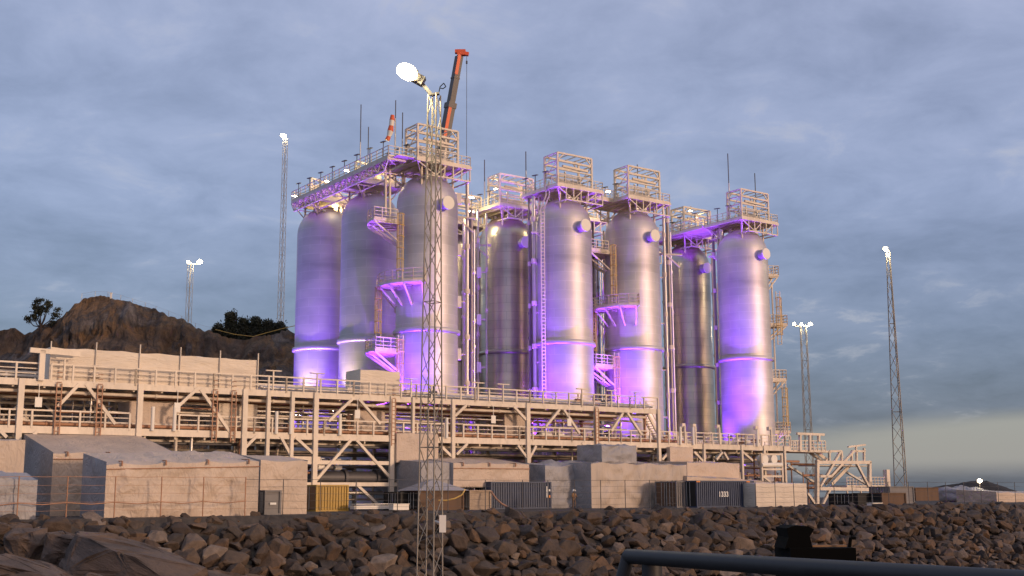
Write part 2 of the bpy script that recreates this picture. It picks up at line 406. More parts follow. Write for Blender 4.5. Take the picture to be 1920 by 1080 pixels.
# ------------------------------------------------------------------ hills
def ridge(name, prof, Y0, depth, zbase, mat, back=60, nz_=6.0, stepx=4, rough=1.0, seed=0):
    pxs = list(range(prof[0][0], prof[-1][0] + 1, stepx)); rows = 40; brow = 6
    vs = []; fs = []
    def top(px):
        for (a, ya), (b, yb) in zip(prof, prof[1:]):
            if a <= px <= b: t = (px - a) / (b - a); return ya + (yb - ya) * t
        return prof[-1][1]
    for px in pxs:
        T = P(px, top(px), Y0 + depth)
        T.z += abs(noise.noise(V((px * .19, seed, 7)))) * .7 * rough + noise.noise(V((px * .03, seed, 1))) * .5 * rough + noise.noise(V((px * .11, seed, 2))) * .28 * rough
        B = P(px, 900, Y0); B.z = zbase
        for j in range(rows + brow):
            if j < rows:
                t = j / (rows - 1); q = V((B.x + (T.x - B.x) * t, B.y + (T.y - B.y) * (t ** 1.6), B.z + (T.z - B.z) * t))
                amp = max(0, math.sin(min(1, t * 1.0) * math.pi)) ** .6
                k = noise.hetero_terrain(V((q.x * .11, q.z * .13 + seed, q.y * .02)), .55, 2.2, 6, .3) * 2.6 - 2 + noise.noise(V((q.x * .30, q.z * .22, seed))) * 1.6
                k += abs(noise.noise(V((q.x * .13 + q.z * .05, seed, 5)))) * -3 + abs(noise.noise(V((q.x * .42 + q.z * .1, q.z * .12, seed + 2)))) * 3.0 + noise.noise(V((q.x * .9, q.z * .5, seed + 3))) * .7 + math.floor(noise.noise(V((q.x * .10, q.z * .28, seed + 6))) * 5) * .55
                q.y -= k * amp * rough; q.x += noise.noise(V((q.x * .2, q.z * .3, seed + 9))) * 1.4 * amp * rough; q.z += noise.noise(V((q.x * .25, q.z * .2, seed + 4))) * .9 * amp * rough
            else:
                t = (j - rows + 1) / brow; q = T + V((0, back * t, -T.z * .9 * t * t + (noise.noise(V((T.x * .1, t * 5, seed))) * 1.0 - .8)))
            vs.append(q)
    H = rows + brow
    for i in range(len(pxs) - 1):
        for j in range(H - 1): a = i * H + j; fs.append((a, a + H, a + H + 1, a + 1))
    mb = MB(); mb.add(vs, fs)
    return solo(name, mb, mat, None, None, kind='structure')
ridge('hill', [(-140, 650), (-60, 635), (0, 620), (22, 616), (45, 628), (75, 616), (105, 604), (125, 590), (140, 570), (158, 560), (200, 557), (240, 566), (290, 582), (340, 600), (370, 618), (400, 624), (450, 640), (500, 630), (540, 620), (600, 640), (700, 700)],
      178, 20, 0, 'hill_rock', seed=3)
ridge('hill', [(1650, 935), (1700, 931), (1725, 924), (1755, 912), (1790, 908), (1822, 902), (1850, 902), (1880, 912), (1915, 925), (1990, 932)],
      330, 15, 0, 'heather', rough=.35, seed=9)

# ------------------------------------------------------------------ vegetation
def foliage(mb, c, r, n, size, rnd, sq=1.0):
    for _ in range(n):
        q = V((rnd.gauss(0, .45), rnd.gauss(0, .45), rnd.gauss(0, .45) * sq)) * r + c
        a = V((rnd.gauss(0, 1), rnd.gauss(0, 1), rnd.gauss(0, 1))).normalized(); b = a.orthogonal().normalized()
        z = size * rnd.uniform(.6, 1.4)
        mb.add([q - a * z, q + b * z * .45, q + a * z, q - b * z * .45], [(0, 1, 2, 3)])
rnd = random.Random(5)
b0 = P(76, 620, 196); tp = thing('pine_tree', 'lone windswept pine with a fanned crown on the rocky knoll at far left', 'tree', b0)
tm = MB(); fm = MB(); hpx = 196 / F
tm.tube(b0 + V((0, 0, -1)), b0 + V((0, 0, 1.2)), .32, 7, .24)
for ang, ln in ((-62, 3.4), (-40, 2.6), (-22, 4.4), (-12, 5.0), (0, 5.0), (12, 4.8), (25, 4.2), (38, 4.4), (50, 3.6), (66, 2.2)):
    tip = b0 + V((math.sin(R(ang)) * ln * .82, rnd.uniform(-1, 1), .7 + math.cos(R(ang)) * ln * .85))
    mid = b0.lerp(tip, .5) + V((0, 0, -.2)); tm.tube(b0 + V((0, 0, .6)), mid, .12, 5, .08); tm.tube(mid, tip, .08, 5, .03)
    foliage(fm, tip, .62, 110, .18, rnd, .8); foliage(fm, mid.lerp(tip, .6), .45, 50, .16, rnd, .8)
    if -30 < ang < 5: foliage(fm, mid.lerp(tip, .4), 1.0, 130, .2, rnd, .9)
part('trunk', tm, 'bark', tp); part('crown', fm, 'needles', tp)
labs = ['leftmost low bushy spruce of the dark clump on the ridge left of the tanks', 'tallest pointed spruce of the dark clump on the ridge', 'rounded spruce just right of the tallest one on the ridge',
        'middle spruce of the ridge clump with a broad flat top', 'spruce right of the middle of the ridge clump, behind the tall mast', 'rightmost spruce on the ridge, beside the tall lattice mast']
for i, (px, top, wd) in enumerate(((408, 612, 14), (432, 588, 17), (455, 600, 17), (478, 598, 18), (502, 604, 18), (524, 608, 14))):
    base = P(px, 650, 203); tp_ = P(px, top, 203); H = tp_.z - base.z; W = wd * 203 / F
    th = thing('spruce_tree', labs[i], 'tree', base, 'spruces on the ridge')
    tm = MB(); fm = MB(); tm.tube(base - V((0, 0, 2)), tp_ - V((0, 0, .4)), .2, 6, .04)
    for k in range(16):
        t = k / 15; rr = W * (1.05 - t) ** .8
        for q in range(6):
            a = rnd.uniform(0, 6.28); tip = base + V((math.cos(a) * rr, math.sin(a) * rr, H * (.1 + .85 * t)))
            st = base + V((0, 0, H * (.15 + .85 * t))); tm.tube(st, tip, .04, 4, .02)
            foliage(fm, st.lerp(tip, .7), .9, 46, .22, rnd, .7)
    foliage(fm, tp_ - V((0, 0, .4)), .3, 20, .16, rnd, 1.6)
    part('trunk', tm, 'bark', th); part('crown', fm, 'needles', th)

# ------------------------------------------------------------------ storage tanks
TR = 3.52; ZRING = 19.5; ZTOP = 37.9; ZDECK = 38.65
def Lc(s, n, z=0): return DD * s + CC * n + V((0, 0, z))
tank_xy = {}
V3 = P(800, 600, 135.0); V3.z = 0
cols = {'a': (V3, 0)}
def along(o, px, yy): return None
V5 = P(1058, 600, 146.8); V6 = P(1188, 600, 153.0); V8 = P(1396, 600, 165.2); V7 = P(1289, 600, 175.5); V4 = P(950, 600, 156.5)
for q in (V5, V6, V8, V7, V4): q.z = 0
V2 = P(692, 600, 143.2); V1 = P(606, 600, 151.3); V2.z = V1.z = 0
V5c = V4 + (V4 - V5); V6b = V6 + Lc(0, 12.6); V6c = V6 + Lc(0, 25.2); V8c = V7 + Lc(0, 12.6)

def railing(mb, pts, h=1.15, closed=False, step=1.5, r=.045, mids=2, toe=True):
    if closed: pts = pts + [pts[0]]
    for a, b in zip(pts, pts[1:]):
        a = V(a); b = V(b); L = (b - a).length; n = max(1, round(L / step))
        for k in range(mids + 1): z = V((0, 0, h * (k + 1) / (mids + 1))); mb.beam(a + z, b + z, r * (1.5 if k == mids else 1.1))
        if toe: mb.beam(a + V((0, 0, .09)), b + V((0, 0, .09)), .03, .18)
        for i in range(n + 1):
            q = a.lerp(b, i / n); mb.beam(q, q + V((0, 0, h)), r * 1.6)

def make_tank(cage=True, manway=True, skin='tank_cladding'):
    root = thing('storage_tank', '', 'tank')
    sh = MB(); prof = [(TR + .02, 0), (TR + .02, ZRING - .2), (TR, ZRING + .2), (TR, 34.3)]
    for i in range(1, 13): a = i / 12 * math.pi / 2; prof.append((max(.05, TR * math.cos(a)), 34.3 + 3.6 * math.sin(a)))
    sh.lathe(prof, 64); shell = part('shell', sh, skin, root, True)
    rg = MB(); rg.lathe([(TR, ZRING - .32), (TR + .26, ZRING - .26), (TR + .30, ZRING - .2), (TR + .30, ZRING + .12), (TR + .24, ZRING + .2), (TR, ZRING + .26)], 64)
    part('ring_flange', rg, skin, root, True)
    if manway:
        mw = MB(); c = Lc(0, -TR + .4, 33.75); e = Lc(0, -TR - .85, 33.75); mw.tube(c, e, .66, 24); nk = part('manway_neck', mw, 'tank_cladding', root, True)
        cv_ = MB(); cv_.tube(e + CC * .02, e - CC * .16, .77, 28); part('cover', cv_, 'white_cover', nk, True)
    # nozzles and pipes on the dome
    for (s, n, r, h) in ((-1.3, -1.8, .28, 37.2), (.2, -.5, .5, 38.0), (1.4, .8, .3, 38.0), (1.2, -1.4, .16, 38.0), (-1, 1, .2, 38.0), (2.1, -.8, .1, 38.0)):
        nz = MB(); nz.tube(Lc(s, n, 34.8), Lc(s, n, h), r, 12); nz.tube(Lc(s, n, h - .18), Lc(s, n, h - .02), r * 1.5, 12)
        part('nozzle', nz, 'pipe_lagging', root, True)
    return root, shell

def top_platform(root, hw=3.6, cage=True, full=True):
    z = ZDECK; dk = MB()
    dk.box(Lc(0, 0, z), (hw * 2, hw * 2, .10), AX)
    for s in (-hw, hw): dk.box(Lc(s, 0, z - .16), (.16, hw * 2 + .16, .36), AX)
    for n in (-hw, hw): dk.box(Lc(0, n, z - .16), (hw * 2 - .16, .16, .36), AX)
    for k in range(1, 5): dk.box(Lc(-hw + k * hw * 2 / 5, 0, z - .17), (.09, hw * 2 - .16, .22), AX)
    pl = part('top_platform', dk, 'painted_steel', root, True)
    fr = MB(); zb = z - 1.75
    for n in (-hw, hw):
        k0 = (-hw * .62, hw * .98)
        fr.beam(Lc(k0[0], n * .98, zb), Lc(k0[1], n * .98, zb), .16)
        for i in range(6): s = k0[0] + (k0[1] - k0[0]) * i / 5; fr.beam(Lc(s, n * .98, zb), Lc(s, n * .98, z - .34), .13)
        fr.beam(Lc(-hw * .95, n * .97, z - .35), Lc(-hw * .3, n * .97, zb + .1), .12)
        fr.beam(Lc(hw * .1, n * .97, z - .35), Lc(-hw * .3, n * .97, zb + .1), .12)
        fr.beam(Lc(hw * .25, n * .96, zb + .1), Lc(hw * .75, n * .96, z - .36), .12)
    for s in (-2.1, 2.1):
        for n in (-2.1, 2.1):
            fr.beam(Lc(s, n, 34.8), Lc(s, n, z - .34), .2); fr.beam(Lc(s, n, zb), Lc(s * 1.65, n * 1.65, z - .35), .1)
    for s in (-2.1, 2.1, hw * .98): fr.beam(Lc(s, -hw * .98, zb), Lc(s, hw * .98, zb), .14)
    part('support_frame', fr, 'painted_steel', pl, True)
    rl = MB(); e = hw - .04
    railing(rl, [Lc(-e, -e, z), Lc(e, -e, z), Lc(e, e, z), Lc(-e, e, z)], closed=True, step=1.2)
    part('railing', rl, 'painted_steel', pl, True)
    if cage:
        cg = MB(); x0, x1, y0, y1, H = -hw + .1, hw * .52, -hw + .12, -hw * .25, 3.95
        for s in (x0, x1):
            for n in (y0, y1): cg.beam(Lc(s, n, z), Lc(s, n, z + H), .22)
        for n in (y0, y1):
            for h, th in ((H, .2), (H - 1.0, .22), (1.9, .16), (1.35, .12)): cg.beam(Lc(x0, n, z + h), Lc(x1, n, z + h), th)
            cg.beam(Lc(x1 - 1.0, n, z + H), Lc(x1, n, z + H - 1.0), .12)
            cg.beam(Lc(x0 + 1.0, n, z + H), Lc(x0, n, z + H - 1.0), .12)
        for s in (x0, x1):
            for h in (H, H - 1.0, 1.9, 1.2): cg.beam(Lc(s, y0, z + h), Lc(s, y1, z + h), .14)
            cg.beam(Lc(s, y0, z + H - 1), Lc(s, y1, z + 1.2), .09)
        cg.beam(Lc(x0 + 1, y0 + .3, z + 2.45), Lc(x1 - .4, y0 + .3, z + 2.35), .26)
        for k in range(4): cg.beam(Lc(x0 + .5 + k * 1.3, y0, z + H), Lc(x0 + .5 + k * 1.3, y1, z + H), .1)
        part('lifting_frame', cg, 'painted_steel', pl, True)
        vp = MB(); rr = random.Random(3)
        for k in range(9):
            s = rr.uniform(x0, hw - .5); n = rr.uniform(-2.6, 2.8); h = rr.uniform(.8, 2.2); vp.tube(Lc(s, n, z), Lc(s, n, z + h), rr.uniform(.08, .2), 8)
            if k % 2: vp.tube(Lc(s - .25, n, z + h * .8), Lc(s + .25, n, z + h * .8), .17, 8)
        for k in range(4): n = -2.7 + k * .5; vp.tube(Lc(x0 + .3, n, z + .5 + .3 * k), Lc(x1, n, z + .5 + .3 * k), .09, 6)
        part('valve_piping', vp, 'pipe_lagging', pl, True)
    return pl

def tlamp(mb, lm, p, h=1.9, a=(.6, .1)):
    mb.tube(p, p + V((0, 0, h)), .05, 6); q = p + V((0, 0, h)); mb.beam(q - CC * .45, q + CC * .55 + V((0, 0, .08)), .26, .09)
    if lm is not None: lm.box(q + CC * .1 + V((0, 0, -.07)), (.2, .7, .04), AX)

def rod(root, s, n, z0, z1, name='lightning_rod', mid=None):
    b = MB(); mid = mid or (z0 + (z1 - z0) * .55); b.tube(Lc(s, n, z0), Lc(s, n, mid), .09, 6); rd = part(name, b, 'galvanised', root, True); b = MB(); b.tube(Lc(s, n, mid), Lc(s, n, z1), .065, 6); part('rod_tip', b, 'dark_steel', rd, True)

# the sector-shaped balconies on a tank's side, ph in degrees from -DD (or +DD) towards the camera
def balcony(root, z, ph0, ph1, Ro, side=-1, name='side_platform', Ri=TR + .05, drop=2.4, rail=True):
    def A(r, ph, zz=0): a = R(ph); return DD * (side * r * math.cos(a)) - CC * (r * math.sin(a)) + V((0, 0, zz))
    n = 7; mb = MB(); st = (ph1 - ph0) / n; vs = []; fs = []
    for i in range(n + 1):
        ph = ph0 + st * i
        for r, zz in ((Ri, z), (Ro, z), (Ro, z - .22), (Ri, z - .22)): vs.append(A(r, ph, zz))
    for i in range(n):
        for k in range(4): a = i * 4 + k; b = i * 4 + (k + 1) % 4; fs.append((a, b, b + 4, a + 4))
    fs += [(0, 1, 2, 3), (n * 4 + 3, n * 4 + 2, n * 4 + 1, n * 4)]
    mb.add(vs, fs)
    for i in range(5):
        ph = ph0 + (ph1 - ph0) * (i + .15) / 4.3
        mb.beam(A(Ro - .12, ph, z - .25), A(TR + .08, ph, z - drop), .17); mb.beam(A(Ro - .1, ph, z - .30), A(TR, ph, z - .30), .15)
    mb.beam(A(TR + .1, ph0, z - drop), A(TR + .1, ph0 + 3, z - drop - .4), .25)
    pl = part(name, mb, 'painted_steel', root, True)
    rl = MB(); railing(rl, [A(Ri + .3, ph0, z)] + [A(Ro - .05, ph0 + st * i, z) for i in range(n + 1)] + [A(Ri + .3, ph1, z)], 1.3, step=.9, r=.06)
    part('railing', rl, 'painted_steel', pl, True)
    return pl
def ladder(root, c, z0, z1, cz0=None, facing=None, name='ladder'):
    u = facing or V((1, 0, 0)); v = u.cross(UP); mb = MB()
    for s in (-1, 1): mb.beam(c + u * (.27 * s) + UP * z0, c + u * (.27 * s) + UP * z1, .10)
    k = z0
    while k < z1: mb.beam(c - u * .26 + UP * k, c + u * .26 + UP * k, .05); k += .45
    ld = part(name, mb, 'painted_steel', root, True)
    cg = MB(); z = (z0 + 2.2) if cz0 is None else cz0
    zs = []
    while z < z1: zs.append(z); z += 1.3
    for z in zs:
        pts = [c + u * (.42 * math.cos(a)) + v * (.1 + .75 * math.sin(a)) + UP * z for a in [math.pi * i / 6 for i in range(7)]]
        cg.pline(pts, .045, 5)
    for i in range(1, 6, 1):
        a = math.pi * i / 6; q = c + u * (.42 * math.cos(a)) + v * (.1 + .75 * math.sin(a))
        cg.beam(q + UP * zs[0], q + UP * zs[-1], .05)
    part('safety_cage', cg, 'cage_yellow', ld, True)

specs = [('front', V3, 'tall clad front row tank directly behind the near lattice light mast'),
         ('front', V5, 'clad front row tank in the middle, pale cable ladder at its left edge'),
         ('front', V6, 'front row tank third from the left, purple lit balconies on its left side'),
         ('front', V8, 'rightmost clad tank, balconies sticking out on its right against the sky'),
         ('rear', V4, 'darker shiny tank set back in the gap between the two leftmost front tanks'),
         ('rear', V7, 'shiny tank set back between the two right hand front tanks, white manway on its shoulder'),
         ('mid', V2, 'dull purple tank second from the left, yellow light streak low on its shell'),
         ('mid', V1, 'leftmost and farthest tank of the left column, rock hill directly beside it'),
         ('hid', V5c, 'rearmost tank seen as a dark strip right of the tank behind the mast'),
         ('hid', V6b, 'back tank seen as a pale sliver between the two middle front tanks'),
         ('hid', V6c, 'back row tank hidden behind the third front tank'),
         ('hid', V8c, 'back row tank hidden behind the rightmost tank')]
protos = {}
for kind, pos, lab in specs:
    if kind not in protos:
        root, shell = make_tank(manway=kind != 'mid', skin='tank_bare' if kind in ('rear', 'hid') else 'tank_cladding')
        if kind in ('front', 'rear', 'hid'): top_platform(root)
        protos[kind] = root
        first = root; tank = root
    else:
        # copy before side-specific parts are added: those are attached afterwards
        tank = copy_tree(protos[kind])
    tank.location = pos; tank['label'] = lab; tank['group'] = 'clad storage tanks'
    ROOT[tank.name] = pos.copy(); tank_xy[lab[:20]] = pos
    if pos is V3: tk3 = tank
    if pos is V5: tk5 = tank
    if pos is V6: tk6 = tank
    if pos is V8: tk8 = tank
    if pos is V4: tk4 = tank
    if pos is V7: tk7 = tank
    if pos is V1: tk1 = tank
    if pos is V2: tk2 = tank
for tk in (tk3, tk6):
    zz3 = [P(720, 411, 132).z, P(750, 527, 130.5).z, P(718, 656, 132).z]
    balcony(tk, zz3[0], -60, -2, 6.9); balcony(tk, zz3[1], -38, 56, 5.7); balcony(tk, zz3[2], -55, 4, 6.9)
    f = V((1, 0, 0))
    c1 = -DD * 4.25 - CC * .9 + CC * 2.0
    ladder(tk, V((-2.75, -3.2, 0)), 24, 32.6, 26.0, f); ladder(tk, V((-5.3, -1.6, 0)), 17.1, 25.4, 19.2, f); ladder(tk, V((-2.6, -3.5, 0)), 11, 18.8, 13, f)
for z, r_ in [(P(1460, yy_, 168.5).z, rr_) for yy_, rr_ in ((521, 5.4), (612, 6.4), (714, 5.9), (811, 6.2))]:
    balcony(tk8, z, -42, 24, r_, side=1)
f = V((1, 0, 0))
ladder(tk8, V((4.9, .6, 0)), 21.7, 29.2, 23, f); ladder(tk8, V((5.2, .6, 0)), 8.7, 16.6, 10.4, f)
b = MB(); b.tube(V((4.25, 1.2, 8.6)), V((4.25, 1.2, 30.6)), .12, 8); part('stand_pipe', b, 'painted_steel', tk8, True)
rod(tk5, -3.5, 3.0, ZDECK, ZDECK + 5.6); rod(tk6, 3.6, 2.6, ZDECK, ZDECK + 6.6); rod(tk8, -3.7, -1.5, ZDECK, ZDECK + 9.4); rod(tk8, 5.0, 1.6, ZDECK - 1.2, ZDECK + 8.6)
rod(tk4, -3.5, 0, ZDECK, ZDECK + 6.6); rod(tk7, 3.4, 2.0, ZDECK, ZDECK + 6.0)
b = MB(); b.beam(Lc(3.6, 1.6, ZDECK + 2.3), Lc(5.0, 1.6, ZDECK + 2.3), .14); b.beam(Lc(3.6, 1.6, ZDECK - .3), Lc(5.1, 1.6, ZDECK - .3), .2); b.beam(Lc(3.6, 0, ZDECK - 1.2), Lc(5.0, 1.6, ZDECK - .4), .12); part('rod_bracket', b, 'painted_steel', tk8, True)
for tk in (tk3, tk5, tk6, tk8, tk4, tk7):
    for n in (-1.2, 1.0, 3.0): b = MB(); tlamp(b, None, Lc(-3.55, n, ZDECK), 2.0); part('lamp_arm', b, 'dark_steel', tk, True)

# ------------------------------------------------------------------ elevated walkway over the left tank column
WD = Lc(0, 0)
def onz(px, py, z):
    d = ray(px, py); return V((0, 0, CZ)) + d * ((z - CZ) / d.z)
z = ZDECK + .02
WA = onz(728, 292, z); WB = onz(547, 377, z); WU = (WB - WA); WL = WU.length; WU.normalize(); WV = V((WU.y, -WU.x, 0)); WAX = (WV, WU, UP)
print('WALK', WA, WB, WL)
def Wp(a, b, zz_=0): return WA + WU * b + WV * a + UP * zz_
wk = thing('elevated_walkway', 'long elevated walkway with purple lit underside over the three left tanks', 'walkway', Wp(1, WL / 2))
mb = MB(); Ww = 2.2
mb.box(Wp(Ww / 2, WL / 2), (Ww, WL, .08), WAX)
for a in (0, Ww): mb.box(Wp(a, WL / 2, -.22), (.14, WL, .36), WAX)
for k in range(16): mb.box(Wp(Ww / 2, WL * k / 15 * .996 + .05, -.24), (Ww - .16, .12, .3), WAX)
e_ = V3 + Lc(-3.7, -2.2, z); mb.box((Wp(0, 1.2) + e_) / 2 + WV * .5 + V((.6, 0, 0)), (3.6, 2.6, .1), AX)
part('deck', mb, 'painted_steel', wk)
mb = MB()
for k in range(15):
    a = WL * k / 15; b = WL * (k + 1) / 15; mb.beam(Wp(.1, a, -.45), Wp(Ww - .1, b, -.45), .12); mb.beam(Wp(0, a, -.4), Wp(0, (a + b) / 2, -1.5), .12); mb.beam(Wp(0, (a + b) / 2, -1.5), Wp(0, b, -.4), .12)
mb.beam(Wp(0, .8, -1.5), Wp(0, WL * .97, -1.5), .14); mb.beam(Wp(Ww, .8, -1.5), Wp(Ww, WL * .97, -1.5), .12)
for k in range(8): mb.beam(Wp(0, WL * (k + .5) / 8, -1.5), Wp(Ww, WL * (k + .5) / 8, -1.5), .1)
part('truss', mb, 'painted_steel', wk)
mb = MB(); railing(mb, [Wp(Ww, WL), Wp(0, WL), Wp(0, 0), Wp(2.8, 0)], 1.2, step=1.35, r=.05)
part('railing', mb, 'painted_steel', wk)
for T in (V2, V1):
    mb = MB()
    for s_, n_ in ((-2, -1.8), (1.6, -1.8), (-2, 1.8), (1.6, 1.8)):
        mb.beam(T + Lc(s_, n_, 36.2), T + Lc(s_, n_, z - .3), .2); mb.beam(T + Lc(s_ * 1.0, n_, 36.6), T + Lc(s_ * 1.7, n_ * 1.4, z - .3), .13)
    mb.box(T + Lc(0, -1.8, 37.0), (3.8, .16, .2), AX); mb.box(T + Lc(0, 1.8, 37.0), (3.8, .16, .2), AX)
    mb.box(T + Lc(-2, 0, 37.0), (.16, 3.4, .2), AX); mb.box(T + Lc(1.6, 0, 37.0), (.16, 3.4, .2), AX)
    mb.box(T + Lc(0, 0, z - .03), (6.4, 5.6, .08), AX); mb.box(T + Lc(0, -2.86, z - .22), (6.5, .14, .34), AX); mb.box(T + Lc(0, 2.86, z - .22), (6.5, .14, .34), AX); mb.box(T + Lc(3.26, 0, z - .22), (.12, 5.56, .34), AX)
    pl = part('side_deck', mb, 'painted_steel', wk)
    mb = MB(); railing(mb, [T + Lc(-2.6, -2.8, z), T + Lc(3.2, -2.8, z), T + Lc(3.2, 2.8, z), T + Lc(-2.6, 2.8, z)], 1.2, step=1.3)
    part('side_railing', mb, 'painted_steel', pl)
rr = random.Random(11)
for T in (V2, V1):
    for k in range(4):
        mb = MB(); c = T + Lc(-1.5 + k * 1.2, rr.uniform(-1.8, 1.8), z); h = rr.uniform(1.2, 2.3)
        mb.box(c + UP * h / 2, (.6, .8, h), AX); mb.tube(c - DD * .9 + UP * (h + .1), c + DD * .9 + UP * (h + .1), .2, 8); mb.tube(c + CC * .6, c + CC * .6 + UP * (h + .8), .13, 8)
        part('equipment', mb, 'painted_steel', wk)
    mb = MB(); c = T + Lc(-.6, 0, z)
    mb.beam(c + DD * -1.5, c - DD * 1.5 + UP * 3.0, .22); mb.beam(c - DD * 1.5 + UP * 3.0, c + DD * 1.8 + UP * 2.5, .22); mb.beam(c + DD * 1.8, c + DD * 1.8 + UP * 2.5, .2); mb.beam(c + DD * .2 + UP * 2.7, c - DD * 1.5 + UP * 1.7, .14)
    part('davit_arm', mb, 'white_cover', wk)
for k in range(8): mb = MB(); tlamp(mb, None, Wp(.05, WL * (k + .4) / 8), 1.9); part('lamp_arm', mb, 'dark_steel', wk)
for (px, ya, Y_, nm) in ((677, 196, 139.5, 0), (691, 238, 141, 0), (755, 211, 133.4, 0), (742, 188, 134.5, 0)):
    t_ = P(px, ya, Y_); mb = MB(); zb = ZDECK; mb.tube(V((t_.x, t_.y, zb)), V((t_.x, t_.y, zb + (t_.z - zb) * .5)), .08, 6); rd = part('lightning_rod', mb, 'galvanised', wk); mb = MB(); mb.tube(V((t_.x, t_.y, zb + (t_.z - zb) * .5)), t_, .06, 6); part('rod_tip', mb, 'dark_steel', rd)
# ladder bundle hanging below the walkway near V3
mb = MB()
for px in (723, 731):
    a = P(px, 305, 132.5); b_ = P(px, 402, 132.5); mb.beam(a, b_, .2)
part('hanger_post', mb, 'painted_steel', wk)
# link decks between neighbouring tanks
for a, b, lab in ((V5, V6, 'short purple lit link deck between the tops of the two middle front tanks'), ):
    L = (b - a).length; th = thing('link_walkway', lab, 'walkway', a + Lc(L / 2, 0, ZDECK))
    mb = MB(); mb.box(a + Lc(L / 2, .6, z), (L - 7.4, 3.4, .12), AX)
    for n in (-1.1, 2.3): mb.box(a + Lc(L / 2, n, z - .2), (L - 7.4, .14, .36), AX)
    for k in range(3): mb.beam(a + Lc(3.8 + k * 1.3, -1, z - .4), a + Lc(5.0 + k * 1.3, 2.2, z - .4), .1)
    part('deck', mb, 'painted_steel', th)
    mb = MB()
    for n in (-1.1, 2.3): railing(mb, [a + Lc(3.7, n, z), a + Lc(L - 3.7, n, z)], 1.2, step=1.2)
    part('railing', mb, 'painted_steel', th)
for a, sl_, lab in ((V8, 4.2, 'dark side deck with lamp arms reaching left from the top of the rightmost tank'),):
    th = thing('side_walkway', lab, 'walkway', a + Lc(-5.2, 5, ZDECK))
    mb = MB(); mb.box(a + Lc(-1.5, 7.4, z), (5.0, 7.4, .12), AX)
    for s in (-4.0, 1.0): mb.box(a + Lc(s, 7.4, z - .2), (.14, 7.4, .36), AX)
    part('deck', mb, 'painted_steel', th)
    mb = MB(); railing(mb, [a + Lc(-4, 3.8, z), a + Lc(-4, 11, z), a + Lc(1, 11, z)], 1.2, step=1.2); part('railing', mb, 'painted_steel', th)
    
    for n in (5, 8, 10.5): mb = MB(); tlamp(mb, None, a + Lc(-4, n, z), 2.0); part('lamp_arm', mb, 'dark_steel', th)

# windsock
b_ = P(737, 268, 131.6); th = thing('windsock', 'limp orange and white windsock hanging from a pole on the left walkway', 'windsock', V((b_.x, b_.y, ZDECK)))
mb = MB(); pt = P(741, 222, 131.6); mb.tube(V((pt.x, pt.y, ZDECK)), pt, .06, 6); part('mast', mb, 'galvanised', th)
pts = [P(736, 216, 131.5), P(735, 226, 131.5), P(733.5, 236, 131.5), P(732, 246, 131.5), P(729, 256, 131.5), P(726, 263, 131.5)]; rs = [.22, .30, .27, .36, .24, .28]
mo = MB(); mw_ = MB()
for i in range(5):
    mo = MB(); mo.tube(pts[i], pts[i + 1], rs[i], 10, rs[i + 1]); part('sock_band', mo, ('orange_paint', 'white_cover')[i % 2], th, label=('orange band of the sock', 'white band of the sock')[i % 2])

# ------------------------------------------------------------------ risers between the tanks
riser_specs = [ # px, depth, radius, y top, label, material, junction boxes side
    (876, 136.5, .22, 338, 'purple lit riser with white boxes right of the leftmost front tank', 'pipe_lagging', -1),
    (896, 152.0, .16, 392, 'left one of the slim risers standing before the dark set-back tank', 'pipe_lagging', 0),
    (912, 151.0, .13, 400, 'right one of the slim risers standing before the dark set-back tank', 'pipe_lagging', -1),
    (993, 147.5, .13, 372, 'thin dark riser at the left edge of the middle front tank', 'pipe_grey', 0),
    (1002, 145.5, .24, 368, 'thick riser with clamps left of the middle front tank', 'pipe_lagging', 1),
    (1248, 155.5, .18, 388, 'riser with small boxes right of the third front tank', 'pipe_lagging', -1),
    (1255, 157.5, .22, 388, 'dark thicker riser right of the third front tank', 'pipe_grey', 0),
    (1341, 168.5, .20, 438, 'outer riser left of the rightmost tank', 'pipe_grey', 0),
    (1350, 166.5, .15, 430, 'middle slim riser left of the rightmost tank', 'pipe_lagging', 0),
    (1357, 165.0, .22, 430, 'inner riser with clamps left of the rightmost tank', 'pipe_lagging', 1),
    (975, 160.0, .12, 400, 'slim riser on the right side of the dark set-back tank', 'pipe_lagging', 0)]
for px, Y_, r_, yt, lab, mt_, bx in riser_specs:
    t_ = P(px, yt, Y_); b0 = V((P(px, 640, Y_).x, Y_, 0)); b0.x = t_.x = P(px, 560, Y_).x
    th = thing('riser_pipe', lab, 'pipe', b0, 'riser pipes between the tanks')
    mb = MB(); mb.tube(b0, V((b0.x, b0.y, t_.z)), r_, 12); part('pipe', mb, mt_, th)
    mb = MB(); k = 3.0; 
    while k < t_.z - 1: mb = MB(); mb.tube(b0 + UP * k, b0 + UP * (k + .55), r_ * 1.5, 10); k += 5.3 + (px % 3) * .4; part('clamp', mb, 'painted_steel', th)
    if bx:
        k = 5
        while k < t_.z - 2:
            mb = MB(); mc = MB(); c = b0 + V((bx * .95, .1, k)); mb.box(c, (.55, .4, 1.3)); mc.beam(b0 + UP * k, c, .16); k += 6.1
            bk = part('bracket', mc, 'painted_steel', th); part('junction_box', mb, 'white_cover', bk)
rb = random.Random(17)
